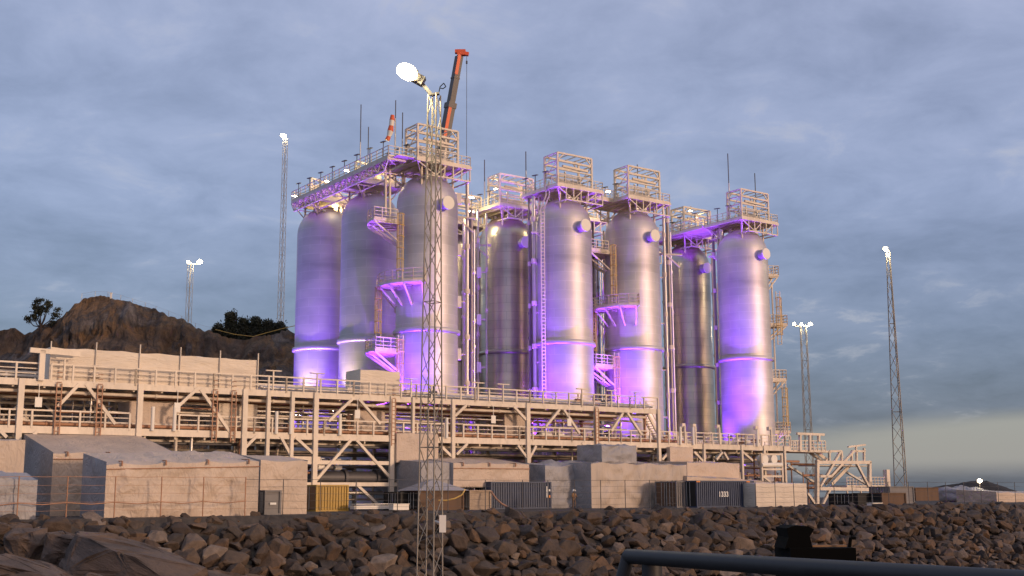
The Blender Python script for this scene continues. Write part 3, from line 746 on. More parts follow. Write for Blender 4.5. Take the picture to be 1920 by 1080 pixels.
for (xa, xb, Y0_, Y1_, nn_, lab) in ((868, 900, 140, 165, 7, 'dark cluster of pipes and ladders in the gap right of the leftmost front tank'), (1112, 1136, 150, 178, 6, 'cluster of pipes in the gap between the two middle front tanks'),
                                  (984, 1006, 150, 166, 5, 'pipe cluster squeezed between the dark set-back tank and the middle front tank'), (1242, 1262, 160, 185, 5, 'pipe cluster in the gap right of the third front tank'), (1336, 1352, 170, 190, 4, 'pipe cluster left of the rightmost tank'), (734, 748, 140, 150, 3, 'pipes beside the ladders left of the leftmost front tank')):
    c = P((xa + xb) / 2, 700, (Y0_ + Y1_) / 2); th = thing('pipe_bundle', lab, 'pipes', V((c.x, c.y, 0)), 'pipe bundles between the tanks'); pv = None
    for k in range(nn_):
        px = xa + (xb - xa) * (k + .5) / nn_; Y_ = rb.uniform(Y0_, Y1_); x_ = P(px, 560, Y_).x; zt = rb.uniform(33, 38); q = V((x_, Y_, 0)); r_ = rb.uniform(.08, .26)
        mb = MB(); mb.tube(q, q + UP * zt, r_, 8); h_ = rb.uniform(2, 5)
        while h_ < zt - 1: mb.tube(q + UP * h_, q + UP * (h_ + .35), r_ * 1.5, 8); h_ += rb.uniform(3, 7)
        part('pipe', mb, rb.choice(('pipe_lagging', 'pipe_grey', 'painted_steel', 'dark_steel')), th)
        if pv:
            for h_ in range(4, 34, 6): mb = MB(); mb.beam(pv + UP * h_, q + UP * (h_ + rb.choice((0, 0, 2.5))), .12); part('tie', mb, 'painted_steel', th)
        pv = q
# cable ladder with a kinked top by the middle tank
th = thing('cable_ladder', 'pale perforated cable ladder with a kinked top beside the middle front tank', 'cable ladder', V((P(1019, 600, 143.6).x, 143.6, 0)))
mb = MB(); a0 = V((P(1019, 640, 143.6).x, 143.6, 0)); q1 = P(1018, 392, 143.6); q1.x = a0.x; q2 = P(1027, 366, 143.4); q3 = P(1026, 345, 143.4)
for dx_ in (-.2, .2):
    o_ = V((dx_, 0, 0)); mb.beam(a0 + o_, q1 + o_, .09, .14); mb.beam(q1 + o_, q2 + o_, .09, .14); mb.beam(q2 + o_, q3 + o_, .09, .14)
k = .4
while k < q1.z: mb.beam(V((a0.x - .2, a0.y, k)), V((a0.x + .2, a0.y, k)), .12); k += .45
part('rail', mb, 'painted_steel', th)
# horizontal tie arms high on the risers
for px, py, Y_, lab in ((1020, 437, 145, 'purple bracket arm tying the middle risers to the tank, above the cable ladder'), (873, 409, 136, 'pale bracket arm at the head of the riser by the leftmost front tank'),
                        (1262, 478, 156, 'pale bracket arm right of the third front tank'), (1350, 482, 166, 'purple bracket arm left of the rightmost tank'), (903, 460, 152, 'purple bracket arm before the dark set-back tank')):
    c = P(px, py, Y_); th = thing('tie_bracket', lab, 'bracket', c, 'tie brackets on the risers')
    mb = MB(); mb.beam(c - V((1.6, 0, -.1)), c + V((1.2, 0, 0)), .22); mb.beam(c + V((-.9, 0, -.0)), c + V((.9, .2, -1.6)), .18); part('arm', mb, 'painted_steel', th)

# ------------------------------------------------------------------ pipe rack
RO = P(37, 706, 97.0); RO.z = 0
def Rk(s, n, z): return RO + Lc(s, n, z)
def sz(px, py, n=0):
    p = on_plane(px, py, RO + CC * n); return ((p - RO).dot(DD), p.z)
def S(px, py=760, n=0): return sz(px, py, n)[0]
ZU = (sz(37, 707)[1] + sz(1116, 763)[1]) / 2; ZL = (sz(37, 799)[1] + sz(1116, 826)[1]) / 2
print('ZU', sz(37, 707), sz(560, 731), sz(1116, 763)); print('ZL', sz(37, 799), sz(1116, 826), sz(1304, 841), sz(1469, 846))
RD = 7.5
SA = S(-70); SU = S(1233, 770); SE = S(1482, 846)
rack = thing('pipe_rack', 'long pale two storey steel pipe rack crossing the photo in front of the tanks', 'pipe rack', Rk((SA + SE) / 2, RD / 2, 0))
def deckslab(s0, s1, z, mb, beam=.75):
    mb.box(Rk((s0 + s1) / 2, RD / 2, z - .04), (s1 - s0, RD - .1, .08), AX)
    for n in (0, RD): mb.box(Rk((s0 + s1) / 2, n, z - beam / 2), (s1 - s0, .22, beam), AX)
mb = MB(); deckslab(SA, SU, ZU, mb, .55); part('upper_deck', mb, 'painted_steel', rack)
mb = MB(); deckslab(SA, SE, ZL, mb, .6); part('lower_deck', mb, 'painted_steel', rack)
colpx = [(37, 1), (261, 1), (458, 1), (502, .7), (547, .7), (591, 1), (734, 1), (773, .6), (848, .8), (988, 1), (1116, 1), (1232, .8)]
Sc = [S(px, 760) for px, _ in colpx]
for (px, wd), s in zip(colpx, Sc):
    for n in (0, RD):
        mb = MB(); mb.box(Rk(s, n - (.13 if n == 0 else 0), (ZU - .02) / 2), (.46 * wd, .36, ZU - .02), AX); part('column', mb, 'painted_steel', rack)
for px in (1319, 1390, 1432, 1470):
    s = S(px, 870)
    for n in (0, RD): mb = MB(); mb.box(Rk(s, n - .13, ZL / 2), (.3, .3, ZL - .02), AX); part('column', mb, 'painted_steel', rack)
def brace(p, q, wd=.26, n=-.06): mb = MB(); mb.beam(Rk(p[0], n, p[1]), Rk(q[0], n, q[1]), wd); part('brace', mb, 'painted_steel', rack)
def bpx(a, b, wd=.26, n=-.06):
    brace(sz(*a), sz(*b), wd, n)
for a, b in (((148, 720), (108, 762)), ((160, 720), (215, 795)), ((370, 728), (330, 765)), ((375, 730), (430, 810)), ((660, 748), (615, 790)), ((672, 748), (712, 795)), ((873, 760), (852, 780)),
             ((962, 762), (985, 787)), ((1048, 768), (1022, 800)), ((1056, 768), (1085, 812)), ((1167, 774), (1145, 808)), ((1175, 774), (1202, 815)),
             ((480, 818), (458, 840)), ((525, 818), (545, 855)), ((553, 820), (588, 852)), ((657, 825), (592, 900)), ((667, 825), (730, 895)),
             ((827, 838), (850, 860)), ((875, 832), (855, 852)), ((970, 835), (988, 860)), ((1004, 836), (992, 858)), ((1090, 830), (1110, 856)),
             ((1258, 842), (1240, 862)), ((1300, 847), (1318, 866)), ((1353, 848), (1342, 862)), ((1356, 848), (1364, 862)), ((1392, 848), (1410, 864)), ((667, 908), (712, 950)), ((0, 808), (12, 820)), ((70, 808), (62, 815))):
    bpx(a, b)
for a, b in (((70, 757), (98, 730)), ((130, 745), (152, 770)), ((620, 756), (645, 775)), ((960, 775), (985, 800))): brace(sz(*a), sz(*b), .2, RD)
# lower chords between the columns 591..800
for (a, b) in (((345, 860), (735, 872)), ((575, 905), (770, 911)), ((395, 855), (600, 862))):
    s0, z0 = sz(*a); s1, z1 = sz(*b); mb = MB(); mb.box(Rk((s0 + s1) / 2, .05, (z0 + z1) / 2), (s1 - s0, .3, .36), AX); part('cross_beam', mb, 'painted_steel', rack)
def rail_run(s0, s1, z, n=-.02, bay=7.0, step=1.9):
    k = s0
    while k < s1 - .2:
        e = min(k + bay, s1); mb = MB(); a = Rk(k, n, z); b = Rk(e, n, z); L = e - k; m_ = max(1, round(L / step))
        for h, t_ in ((1.28, .13), (.85, .07), (.45, .07)): mb.beam(a + UP * h, b + UP * h, t_)
        for i in range(m_ + 1): q = a.lerp(b, i / m_) - CC * .06; mb.beam(q - UP * .18, q + UP * 1.26, .15)
        part('railing', mb, 'painted_steel', rack); k = e
rail_run(SA, S(72), ZU); rail_run(S(92), SU, ZU, step=1.75)
rail_run(SA, S(243, 780), ZL); rail_run(S(335, 790), S(832, 810), ZL, step=1.7); rail_run(S(868, 810), S(1218, 815), ZL, step=1.7); rail_run(S(1236, 820), SE, ZL, step=1.5)
rail_run(SA, SU, ZU, RD, 12, 2.2); rail_run(SA, SE, ZL, RD, 12, 2.2)
# stair from the upper to the lower deck at the right end
a = Rk(SU + .2, 2.2, ZU); b = Rk(S(1268, 800), 2.2, ZL); mb = MB()
for n in (0, 1.0): mb.beam(a + CC * n, b + CC * n, .12, .3); mb.beam(a + CC * n + UP * 1.1, b + CC * n + UP * 1.1, .08); mb.beam(a + CC * n, a + CC * n + UP * 1.1, .08); mb.beam(b + CC * n, b + CC * n + UP * 1.1, .08)
for k in range(14): q = a.lerp(b, (k + .5) / 14); mb.box(q + CC * .5, (.26, .95, .05), AX)
part('stair', mb, 'painted_steel', rack)
# white vertical guards and tubes on the lower deck rail
for px, py, h in ((284, 795, 32), (325, 795, 32), (516, 800, 30), (543, 800, 32), (635, 803, 32), (835, 812, 30), (1273, 818, 26), (1297, 818, 30), (1417, 822, 26)):
    s, z_ = sz(px, py); mb = MB(); mb.tube(Rk(s, -.25, ZL - .15), Rk(s, -.25, ZL + 1.9), .16, 10); part('guard_post', mb, 'white_cover', rack)
# pipe runs
rr = random.Random(21)
def run(z, n, r, s0=SA, s1=SE, mat='pipe_lagging', wig=False):
    mb = MB(); mb.tube(Rk(s0, n, z), Rk(s1, n, z), r, 10); k = s0 + rr.uniform(1, 4)
    while k < s1 - 1: mb.tube(Rk(k, n, z), Rk(k + .18, n, z), r * 1.35, 10); k += rr.uniform(3, 8)
    part('pipe', mb, mat, rack)
for i in range(9): run(ZL + .25 + .1 * (i % 3), .7 + i * .75, rr.uniform(.12, .3), s1=SE - rr.uniform(0, 25), mat=rr.choice(('pipe_lagging', 'pipe_rust', 'pipe_rust', 'pipe_grey', 'painted_steel')))
for i in range(6): run(ZU - .95 - .12 * (i % 2), .6 + i * 1.1, rr.uniform(.08, .17), s1=SU - rr.uniform(0, 8), mat=rr.choice(('pipe_rust', 'pipe_rust', 'painted_steel')))
for i in range(8): run(ZU + .3 + .12 * (i % 3), .9 + i * .75, rr.uniform(.10, .24), s0=S(500), s1=SU, mat=rr.choice(('pipe_lagging', 'pipe_lagging', 'pipe_rust', 'painted_steel')))
for i in range(9): run(1.0 + i * .62, 1.2 + (i % 4) * 1.5, rr.uniform(.08, .22), s0=S(300), s1=SE - rr.uniform(0, 12), mat=rr.choice(('pipe_grey', 'pipe_rust', 'pipe_lagging', 'dark_steel')))
s, z_ = sz(595, 895); mb = MB(); mb.tube(Rk(S(592, 895), 1.4, z_), Rk(S(790, 895), 1.4, z_), .62, 18)
for px in (655, 715): mb.tube(Rk(S(px, 895), 1.4, z_), Rk(S(px, 895) + .3, 1.4, z_), .82, 18)
part('large_pipe', mb, 'dark_steel', rack)
for i in range(10): run(rr.uniform(ZL + 1.2, ZU - 1.2), rr.uniform(1.5, 6.8), rr.uniform(.05, .12), s0=rr.uniform(SA, S(600)), s1=rr.uniform(S(700), SU), mat=rr.choice(('pipe_lagging', 'painted_steel', 'pipe_rust')))
for i, (z_, n_) in enumerate(((ZU - 1.35, 3.0), (ZL - .95, 2.0), (ZL - 1.6, 5.0), (ZU + .75, 6.3), (ZL + 2.2, 6.6))):
    mb = MB(); e_ = SU if z_ > ZL + 1 else SE
    mb.box(Rk((SA + e_) / 2, n_, z_), (e_ - SA, .6, .06), AX); mb.box(Rk((SA + e_) / 2, n_ - .3, z_ + .08), (e_ - SA, .05, .16), AX); part('cable_tray', mb, 'painted_steel', rack)
for k in range(30):
    s_ = SA + (SU - SA) * (k + .5) / 30; mb = MB(); mb.box(Rk(s_, RD / 2, ZU - .55), (.16, RD - .3, .26), AX); part('cross_beam', mb, 'painted_steel', rack)
for k in range(36):
    s_ = SA + (SE - SA) * (k + .5) / 36; mb = MB(); mb.box(Rk(s_, RD / 2, ZL - .7), (.16, RD - .3, .26), AX); part('cross_beam', mb, 'painted_steel', rack)
# vertical drops, tubes, valves
for i in range(92):
    s = rr.uniform(S(10), SE); n = rr.uniform(.5, RD); two = s < SU and rr.random() < .5
    z0, z1 = (ZL, ZU - .6) if two else (.2, ZL - .6)
    if rr.random() < .4: z1 = z0 + (z1 - z0) * rr.uniform(.3, .7)
    mb = MB(); r_ = rr.uniform(.06, .16); mb.tube(Rk(s, n, z0), Rk(s, n, z1), r_, 8)
    for k in range(2): zz_ = rr.uniform(z0, z1 - .4); mb.tube(Rk(s, n, zz_), Rk(s, n, zz_ + .3), r_ * 2.1, 10)
    part('vertical_pipe', mb, rr.choice(('pipe_rust', 'painted_steel', 'pipe_lagging')), rack)
for i in range(98):
    s = rr.uniform(S(20), SE - 1); n = rr.uniform(.3, 4); lv = rr.choice((ZL + .6, ZU + .6, 2.2, 4.0)) if s < SU else rr.choice((ZL + .6, 3))
    mb = MB(); c = Rk(s, n, lv); mb.tube(c - DD * .35, c + DD * .35, .24, 10); mb.tube(c, c + UP * .8, .07, 6); mb.tube(c + UP * .78, c + UP * .84, .32, 12)
    part('valve', mb, rr.choice(('painted_steel', 'pipe_rust', 'white_cover', 'dark_steel')), rack)
# cable ladders (perforated verticals) hanging from the upper deck
for px in (106, 183, 400, 435, 735, 1116):
    s = S(px, 780); mb = MB()
    for q in (-.2, .2): mb.beam(Rk(s + q, -.32, ZL - 1), Rk(s + q, -.32, ZU - .3), .09)
    for k in range(14): mb.beam(Rk(s - .2, -.32, ZL - .8 + k * .4), Rk(s + .2, -.32, ZL - .8 + k * .4), .07)
    part('cable_ladder', mb, 'pipe_rust', rack)
# T-shaped lamps above the rails
for px, py in ((120, 695), (512, 697), (594, 702), (770, 712), (895, 722), (942, 727), (1090, 738), (1145, 742), (1190, 744)):
    s, z_ = sz(px, py); mb = MB(); mb.beam(Rk(s, -.1, ZU), Rk(s, -.1, ZU + 1.75), .13); mb.beam(Rk(s - .75, -.1, ZU + 1.8), Rk(s + .75, -.1, ZU + 1.8), .22, .1); part('lamp_arm', mb, 'painted_steel', rack)
for px in (1283, 1303, 1348, 1420, 1445):
    s = S(px, 820); mb = MB(); mb.beam(Rk(s, -.1, ZL), Rk(s, -.1, ZL + 2.0), .2); mb.box(Rk(s, .2, ZL + 2.1), (.5, .4, .45), AX); part('lamp_arm', mb, 'painted_steel', rack)
# white signs hanging below the upper deck
for px in (71, 331, 922, 1064, 668):
    s, z_ = sz(px, 742 if px < 900 else 785); mb = MB(); mb.box(Rk(s, -.3, ZU - 1.9), (.55, .06, .8), AX); mb.beam(Rk(s, -.3, ZU - 1.5), Rk(s, -.3, ZU - .4), .05); part('sign_plate', mb, 'white_cover', rack)

# ------------------------------------------------------------------ tarpaulin volumes
def wrap(name, lab, cat, px0, ytop, px1, Y0=None, n=None, depth=4.0, zb=0.0, mat='tarp_white', ridge=0.0, group=None, ytop1=None, slope=0.0, amp=.10, endmat=None, seed=0, poles=False):
    """a wrinkled wrapped box whose front face runs along the quay direction from pixel px0 to px1"""
    if n is not None: o = RO + CC * n; a = on_plane(px0, ytop, o)
    else: a = P(px0, ytop, Y0)
    o = V((a.x, a.y, 0)); b = on_plane(px1, ytop1 or ytop, o)
    L = (b - a).dot(DD); H0 = a.z - zb; H1 = (b.z if ytop1 else a.z) - zb
    th = thing(name, lab, cat, o + V((0, 0, zb)), group)
    sag = lambda u: -.09 * min(1.6, amp * 10) * abs(math.sin(math.pi * u * L / 3.1 + seed)) + .12 * min(1.5, amp * 8) * noise.noise(V((u * L * .35, seed * 3.3, 0)))
    def sheet(fn, nu, nv, mt_, nm, out):
        vs = []; fs = []
        for i in range(nu + 1):
            for j in range(nv + 1):
                u, v = i / nu, j / nv; q = fn(u, v)
                k = noise.noise(q * .55 + V((seed, 0, 0))) * .6 + noise.noise(q * V((1.6, 1.6, .5)).length * .5 + V((0, seed, 0))) * .4 + (1 - abs(noise.noise(V((q.x * .9, q.y * .9, q.z * .25 + seed)))) * 2) * .25
                e = min(1, min(u, 1 - u, v, 1 - v) * 8)
                k += (1 - abs(noise.noise(q * 1.3 + V((seed, 7, 0)))) * 3) * .35; vs.append(q + out * (k * amp * e * 1.5))
        for i in range(nu):
            for j in range(nv): p_ = i * (nv + 1) + j; fs.append((p_, p_ + nv + 1, p_ + nv + 2, p_ + 1))
        m_ = MB(); m_.add(vs, fs, True); part(nm, m_, mt_, th)
    nu = max(6, int(L / .5)); A = o + V((0, 0, zb)); nd = max(4, int(depth / .5))
    Hf = lambda u: H0 + (H1 - H0) * u
    sheet(lambda u, v: A + DD * (u * L) + UP * (v * (Hf(u) + sag(u))), nu * 2, 14, mat, 'front_sheet', -CC)
    sheet(lambda u, v: A + CC * (u * depth) + UP * (v * (Hf(0) + ridge * (1 - abs(2 * u - 1)) + slope * u)), nd, 8, endmat or mat, 'end_sheet', -DD)  # greyer end sheets on beige shelters: shade painted in
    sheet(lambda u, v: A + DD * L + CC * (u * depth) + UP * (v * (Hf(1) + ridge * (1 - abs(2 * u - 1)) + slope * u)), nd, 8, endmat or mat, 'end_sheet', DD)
    sheet(lambda u, v: A + DD * (u * L) + CC * (v * depth) + UP * (Hf(u) + sag(u) * (1 - v) + ridge * (1 - abs(2 * v - 1)) + slope * v), nu * 2, max(6, nd), mat, 'roof_sheet', UP)
    sheet(lambda u, v: A + DD * (u * L) + CC * depth + UP * (v * (Hf(u) + slope)), nu, 4, mat, 'back_sheet', CC)
    if poles:
        m_ = MB(); k = 1.0
        while k < L: q = A + DD * k + UP * Hf(k / L); m_.tube(q - CC * .2 + UP * .05, q - CC * .2 - UP * .3, .07, 6); m_.tube(q - CC * .1 + UP * .04, q + CC * depth * .5 + UP * (ridge + .08), .04, 5); k += 3.1
        m_.tube(A + UP * (Hf(0) - .5) - CC * .12, A + DD * L + UP * (Hf(1) - .5) - CC * .12, .04, 5)
        part('pole', m_, 'pipe_rust', th)
    return th, A, L, Hf
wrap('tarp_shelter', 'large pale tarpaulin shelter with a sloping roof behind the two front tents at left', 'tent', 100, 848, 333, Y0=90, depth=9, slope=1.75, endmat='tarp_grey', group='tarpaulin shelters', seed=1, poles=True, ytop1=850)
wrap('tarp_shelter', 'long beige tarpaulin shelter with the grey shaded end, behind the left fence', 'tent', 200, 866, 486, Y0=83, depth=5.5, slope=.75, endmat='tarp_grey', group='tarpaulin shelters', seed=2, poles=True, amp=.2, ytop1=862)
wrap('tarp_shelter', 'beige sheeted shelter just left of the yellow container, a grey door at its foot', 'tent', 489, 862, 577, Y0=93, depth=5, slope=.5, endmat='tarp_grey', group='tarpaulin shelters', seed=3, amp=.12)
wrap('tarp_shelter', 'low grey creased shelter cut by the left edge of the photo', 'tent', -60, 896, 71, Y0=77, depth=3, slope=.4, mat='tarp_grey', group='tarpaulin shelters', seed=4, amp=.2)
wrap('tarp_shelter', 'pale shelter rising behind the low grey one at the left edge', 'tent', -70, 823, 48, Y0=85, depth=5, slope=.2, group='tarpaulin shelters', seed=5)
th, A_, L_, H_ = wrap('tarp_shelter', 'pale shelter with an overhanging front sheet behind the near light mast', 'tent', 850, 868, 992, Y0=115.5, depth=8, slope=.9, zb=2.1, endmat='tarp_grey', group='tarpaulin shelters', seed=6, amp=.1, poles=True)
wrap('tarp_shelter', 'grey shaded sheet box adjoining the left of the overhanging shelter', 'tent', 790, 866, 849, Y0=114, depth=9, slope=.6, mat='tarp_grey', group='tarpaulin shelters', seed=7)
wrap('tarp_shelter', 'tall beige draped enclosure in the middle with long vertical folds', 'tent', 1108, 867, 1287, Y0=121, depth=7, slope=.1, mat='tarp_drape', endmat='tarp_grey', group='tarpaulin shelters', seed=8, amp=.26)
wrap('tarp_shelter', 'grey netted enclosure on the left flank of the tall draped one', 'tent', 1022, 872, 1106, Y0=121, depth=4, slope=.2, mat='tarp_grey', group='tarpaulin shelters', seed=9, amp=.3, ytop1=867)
wrap('tarp_cover', 'grey sheet wrapped round a box on top of the tall draped enclosure', 'tarpaulin', 1128, 834, 1193, Y0=123, depth=4, slope=.1, zb=P(1130, 868, 123).z, mat='tarp_grey', group='sheets hung on the rack', seed=10, amp=.25)
wrap('tarp_cover', 'pale sheet hung on the rack face left of the near light mast', 'tarpaulin', 744, 812, 822, n=-.6, depth=.6, zb=sz(780, 868)[1], mat='tarp_white', group='sheets hung on the rack', seed=11)
wrap('tarp_cover', 'pale sheet hung below the lower deck right of the tall enclosure', 'tarpaulin', 1256, 838, 1299, n=-.6, depth=.6, zb=sz(1270, 868)[1], mat='tarp_white', group='sheets hung on the rack', seed=12)
wrap('tarp_shelter', 'pale boxy shelter above the blue container with a sagging top edge', 'tent', 1288, 866, 1386, Y0=132, depth=6, slope=.2, zb=2.2, group='tarpaulin shelters', seed=13)
wrap('tarp_shelter', 'long low white roofed shelter behind the right blue container', 'tent', 1288, 892, 1440, Y0=128, depth=5, slope=.3, group='tarpaulin shelters', seed=14, ytop1=902)
wrap('tarp_shelter', 'flat beige panelled cabin right of the right blue container', 'cabin', 1417, 906, 1512, Y0=124, depth=4, slope=.1, mat='tarp_wrap', group='tarpaulin shelters', seed=15, amp=.03)
wrap('wrapped_cover', 'long cream wrapped box standing on the upper deck at left', 'box', 96, 650, 483, n=.75, depth=3.2, zb=ZU + .02, mat='tarp_wrap', group='wrapped boxes on the rack', seed=16, amp=.08)
wrap('wrapped_cover', 'small cream wrapped box on the upper deck below the lowest balcony', 'box', 676, 692, 750, n=.9, depth=3.0, zb=ZU + .02, mat='tarp_wrap', group='wrapped boxes on the rack', seed=17, amp=.06)
wrap('wrapped_cover', 'beige wrapped box between the decks, left of the middle of the rack', 'box', 243, 752, 326, n=1.5, depth=3, zb=ZL + .02, mat='tarp_white', group='wrapped boxes on the rack', seed=18, amp=.05)
wrap('wrapped_cover', 'cream wrapped box between the decks under the end of the long cover', 'box', 411, 755, 483, n=1.5, depth=3, zb=ZL + .02, mat='tarp_wrap', group='wrapped boxes on the rack', seed=19, amp=.05)
wrap('wrapped_cover', 'beige wrapped box between the decks, below the small box on the upper deck', 'box', 664, 769, 722, n=1.5, depth=3, zb=ZL + .02, mat='tarp_white', group='wrapped boxes on the rack', seed=20, amp=.05)
wrap('wrapped_cover', 'tan wrapped box between the decks, right of the near light mast', 'box', 946, 774, 984, n=1.5, depth=3, zb=ZL + .02, mat='tarp_white', group='wrapped boxes on the rack', seed=21, amp=.05)
# yellow-tipped posts over the long cover
mb = MB()
for px, py in ((95, 650), (180, 652), (262, 656), (338, 661), (412, 667), (483, 672)):
    s, z_ = sz(px, py, .75); mb.tube(Rk(s, .6, ZU), Rk(s, .6, z_ + .45), .06, 6)
part('cover_post', mb, 'painted_steel', rack)
s, z_ = sz(78, 660); mb = MB(); mb.box(Rk(s, -.3, ZU + 1.1), (.45, .3, 2.5), AX); mb.beam(Rk(s - 1.0, -.3, ZU + 2.3), Rk(s + 3, -.3, ZU + 2.2), .3, .4); part('hoist_post', mb, 'painted_steel', rack)

# ------------------------------------------------------------------ containers and sheds
def corrug_box(name, lab, cat, px0, px1, ytop, Y0, depth, mat, endmat=None, zb=0.0, ribs=True, group=None, marks=(), doorend=False):
    a = P(px0, ytop, Y0); o = V((a.x, a.y, 0)); b = on_plane(px1, ytop, o); L = (b - a).dot(DD); H = a.z - zb; A = o + V((0, 0, zb))
    th = thing(name, lab, cat, A, group)
    mb = MB(); mb.box(A + DD * (L / 2) + CC * (depth / 2) + UP * (H / 2), (L - .1, depth - .1, H - .1), AX)
    if ribs:
        k = .25
        while k < L - .3: mb.box(A + DD * (k + .06) - CC * .0 + UP * (H / 2), (.13, .08, H - .3), AX); k += .28
    part('body', mb, mat, th)
    mb = MB(); ee = .12
    for s in (0, L):
        for n in (0, depth): mb.box(A + DD * s + CC * n + UP * (H / 2), (.16, .16, H), AX)
    for h in (ee / 2, H - ee / 2):
        for n in (0, depth): mb.box(A + DD * (L / 2) + CC * n + UP * h, (L - .16, .15, ee), AX)
        for s in (0, L): mb.box(A + DD * s + CC * (depth / 2) + UP * h, (.15, depth - .16, ee), AX)
    part('frame', mb, mat, th)
    mb = MB()
    for n0_ in (0.03, depth / 2 + .02):
        mb.box(A - DD * .03 + CC * (n0_ + depth / 4 - .02) + UP * (H / 2), (.06, depth / 2 - .22, H - .3), AX)
    dr = part('end_door', mb, endmat or mat, th)
    mb = MB()
    for n_ in (.3, .45, .55, .7): mb.tube(A - DD * .1 + CC * (depth * n_) + UP * .15, A - DD * .1 + CC * (depth * n_) + UP * (H - .15), .03, 6)
    part('lock_bar', mb, 'galvanised', dr)
    for (mx, my, mw, mh, mm) in marks:
        m_ = MB(); m_.box(A + DD * (L * mx) - CC * .065 + UP * (H * my), (mw, .03, mh), AX); part('marking', m_, mm, th)
    return th, A, L, H
def text_part(th, s, p, size, mat, name='lettering'):
    cu = bpy.data.curves.new(name, 'FONT'); cu.body = s; cu.size = size; cu.extrude = .012; cu.offset = .02; cu.align_x = 'CENTER'; cu.align_y = 'CENTER'
    ob = bpy.data.objects.new(name, cu); COL.objects.link(ob)
    dg = bpy.context.evaluated_depsgraph_get(); me = bpy.data.meshes.new_from_object(ob.evaluated_get(dg)); bpy.data.objects.remove(ob)
    m4 = Matrix((DD, UP, -CC)).transposed().to_4x4(); m4.translation = p - ROOT[th.name]
    me.transform(m4); me.materials.clear(); me.materials.append(MATS[mat])
    o = bpy.data.objects.new(name, me); COL.objects.link(o); o.parent = th; return o
corrug_box('shipping_container', 'yellow corrugated container with a brown shaded end on top of the embankment', 'container', 594, 652, 909, 108, 4.2, 'yellow_paint', 'ochre_tone', group='containers')  # darker end door: the shade on that end painted in
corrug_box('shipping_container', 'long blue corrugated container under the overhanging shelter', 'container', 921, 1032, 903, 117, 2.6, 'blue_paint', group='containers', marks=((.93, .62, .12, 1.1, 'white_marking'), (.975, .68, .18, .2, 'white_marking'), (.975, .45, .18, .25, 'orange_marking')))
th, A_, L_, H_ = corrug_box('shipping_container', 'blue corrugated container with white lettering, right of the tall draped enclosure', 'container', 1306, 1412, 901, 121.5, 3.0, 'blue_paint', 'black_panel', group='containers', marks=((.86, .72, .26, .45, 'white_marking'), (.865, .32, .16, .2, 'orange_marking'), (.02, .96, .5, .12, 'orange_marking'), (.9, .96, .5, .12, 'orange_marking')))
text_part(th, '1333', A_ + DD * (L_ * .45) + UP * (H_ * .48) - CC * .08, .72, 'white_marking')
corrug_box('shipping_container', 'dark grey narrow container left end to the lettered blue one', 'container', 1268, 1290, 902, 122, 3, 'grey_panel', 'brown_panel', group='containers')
corrug_box('storage_shed', 'brown flat shed with a peaked grey roof behind the near light mast', 'shed', 788, 868, 920, 111, 3.4, 'brown_panel', 'black_panel', ribs=False, group='sheds')
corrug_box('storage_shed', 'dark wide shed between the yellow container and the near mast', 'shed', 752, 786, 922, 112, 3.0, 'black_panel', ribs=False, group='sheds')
corrug_box('crate_stack', 'pale slatted crate stack beside the long blue container', 'crate', 881, 919, 919, 114, 1.6, 'crate_wood', ribs=False, group='crates')
corrug_box('storage_shed', 'grey cabinet with a small label at the foot of the sheeted shelter', 'cabinet', 498, 526, 919, 91.5, 1.0, 'grey_panel', ribs=False, group='sheds', marks=((.5, .45, .5, .16, 'white_marking'),))
corrug_box('storage_shed', 'brown boarded box right of the stair tower', 'shed', 1653, 1697, 924, 137, 4, 'brown_panel', 'black_panel', ribs=False, group='sheds')
corrug_box('storage_shed', 'shed, its dark opening painted solid black, directly right of the stair tower', 'shed', 1608, 1651, 925, 137, 4, 'black_panel', ribs=False, group='sheds')  # closed box; the darkness of the open front is painted black
corrug_box('storage_shed', 'tall grey panel box behind the brown boarded box', 'shed', 1668, 1712, 912, 150, 3, 'grey_panel', ribs=False, group='sheds')
corrug_box('storage_shed', 'long dull brown building below the far dark hill', 'building', 1716, 1812, 914, 190, 8, 'brown_panel', ribs=False, group='sheds')
wrap('tarp_shelter', 'rumpled grey cover under the bright lamp at far right', 'tent', 1820, 921, 1868, Y0=165, depth=5, slope=.5, mat='tarp_grey', group='tarpaulin shelters', seed=31, amp=.5)
wrap('tarp_shelter', 'white shelter cut by the right edge of the photo', 'tent', 1868, 922, 1990, Y0=160, depth=6, slope=.3, group='tarpaulin shelters', seed=32, ytop1=926)
# white offcut crates on the embankment
for px, py, Y_, lab in ((748, 951, 109, 'white box lying at the embankment top left of the brown shed'), (1640, 948, 133, 'small white box on the rocks below the black shed'), (700, 951, 109.5, 'flat white beam lying under the rack near the yellow container')):
    c = P(px, py, Y_); mb = MB(); mb.box(c, (1.6 if px != 700 else 4.2, .8, .5 if px != 700 else .3), AX); mb.box(c + UP * .28, (1.7 if px != 700 else 4.0, .9, .06), AX)
    solo('white_box', mb, 'white_cover', lab, 'box', c)
# peaked roof
a = P(788, 921, 111); o = V((a.x, a.y, 0)); e_ = on_plane(868, 921, o)
th = thing('canopy', 'low grey peaked canopy over the brown shed', 'canopy', a)
mb = MB(); A_ = a + UP * .06; B_ = e_ + UP * .06; pk = (A_ + B_) / 2 + CC * 1.7 + UP * 1.1
mb.add([A_ - DD * .4 - CC * .3, B_ + DD * .6 - CC * .3, B_ + DD * .6 + CC * 3.6, A_ - DD * .4 + CC * 3.6, pk], [(0, 1, 4), (1, 2, 4), (2, 3, 4), (3, 0, 4), (3, 2, 1, 0)]); part('roof', mb, 'tarp_grey', th)
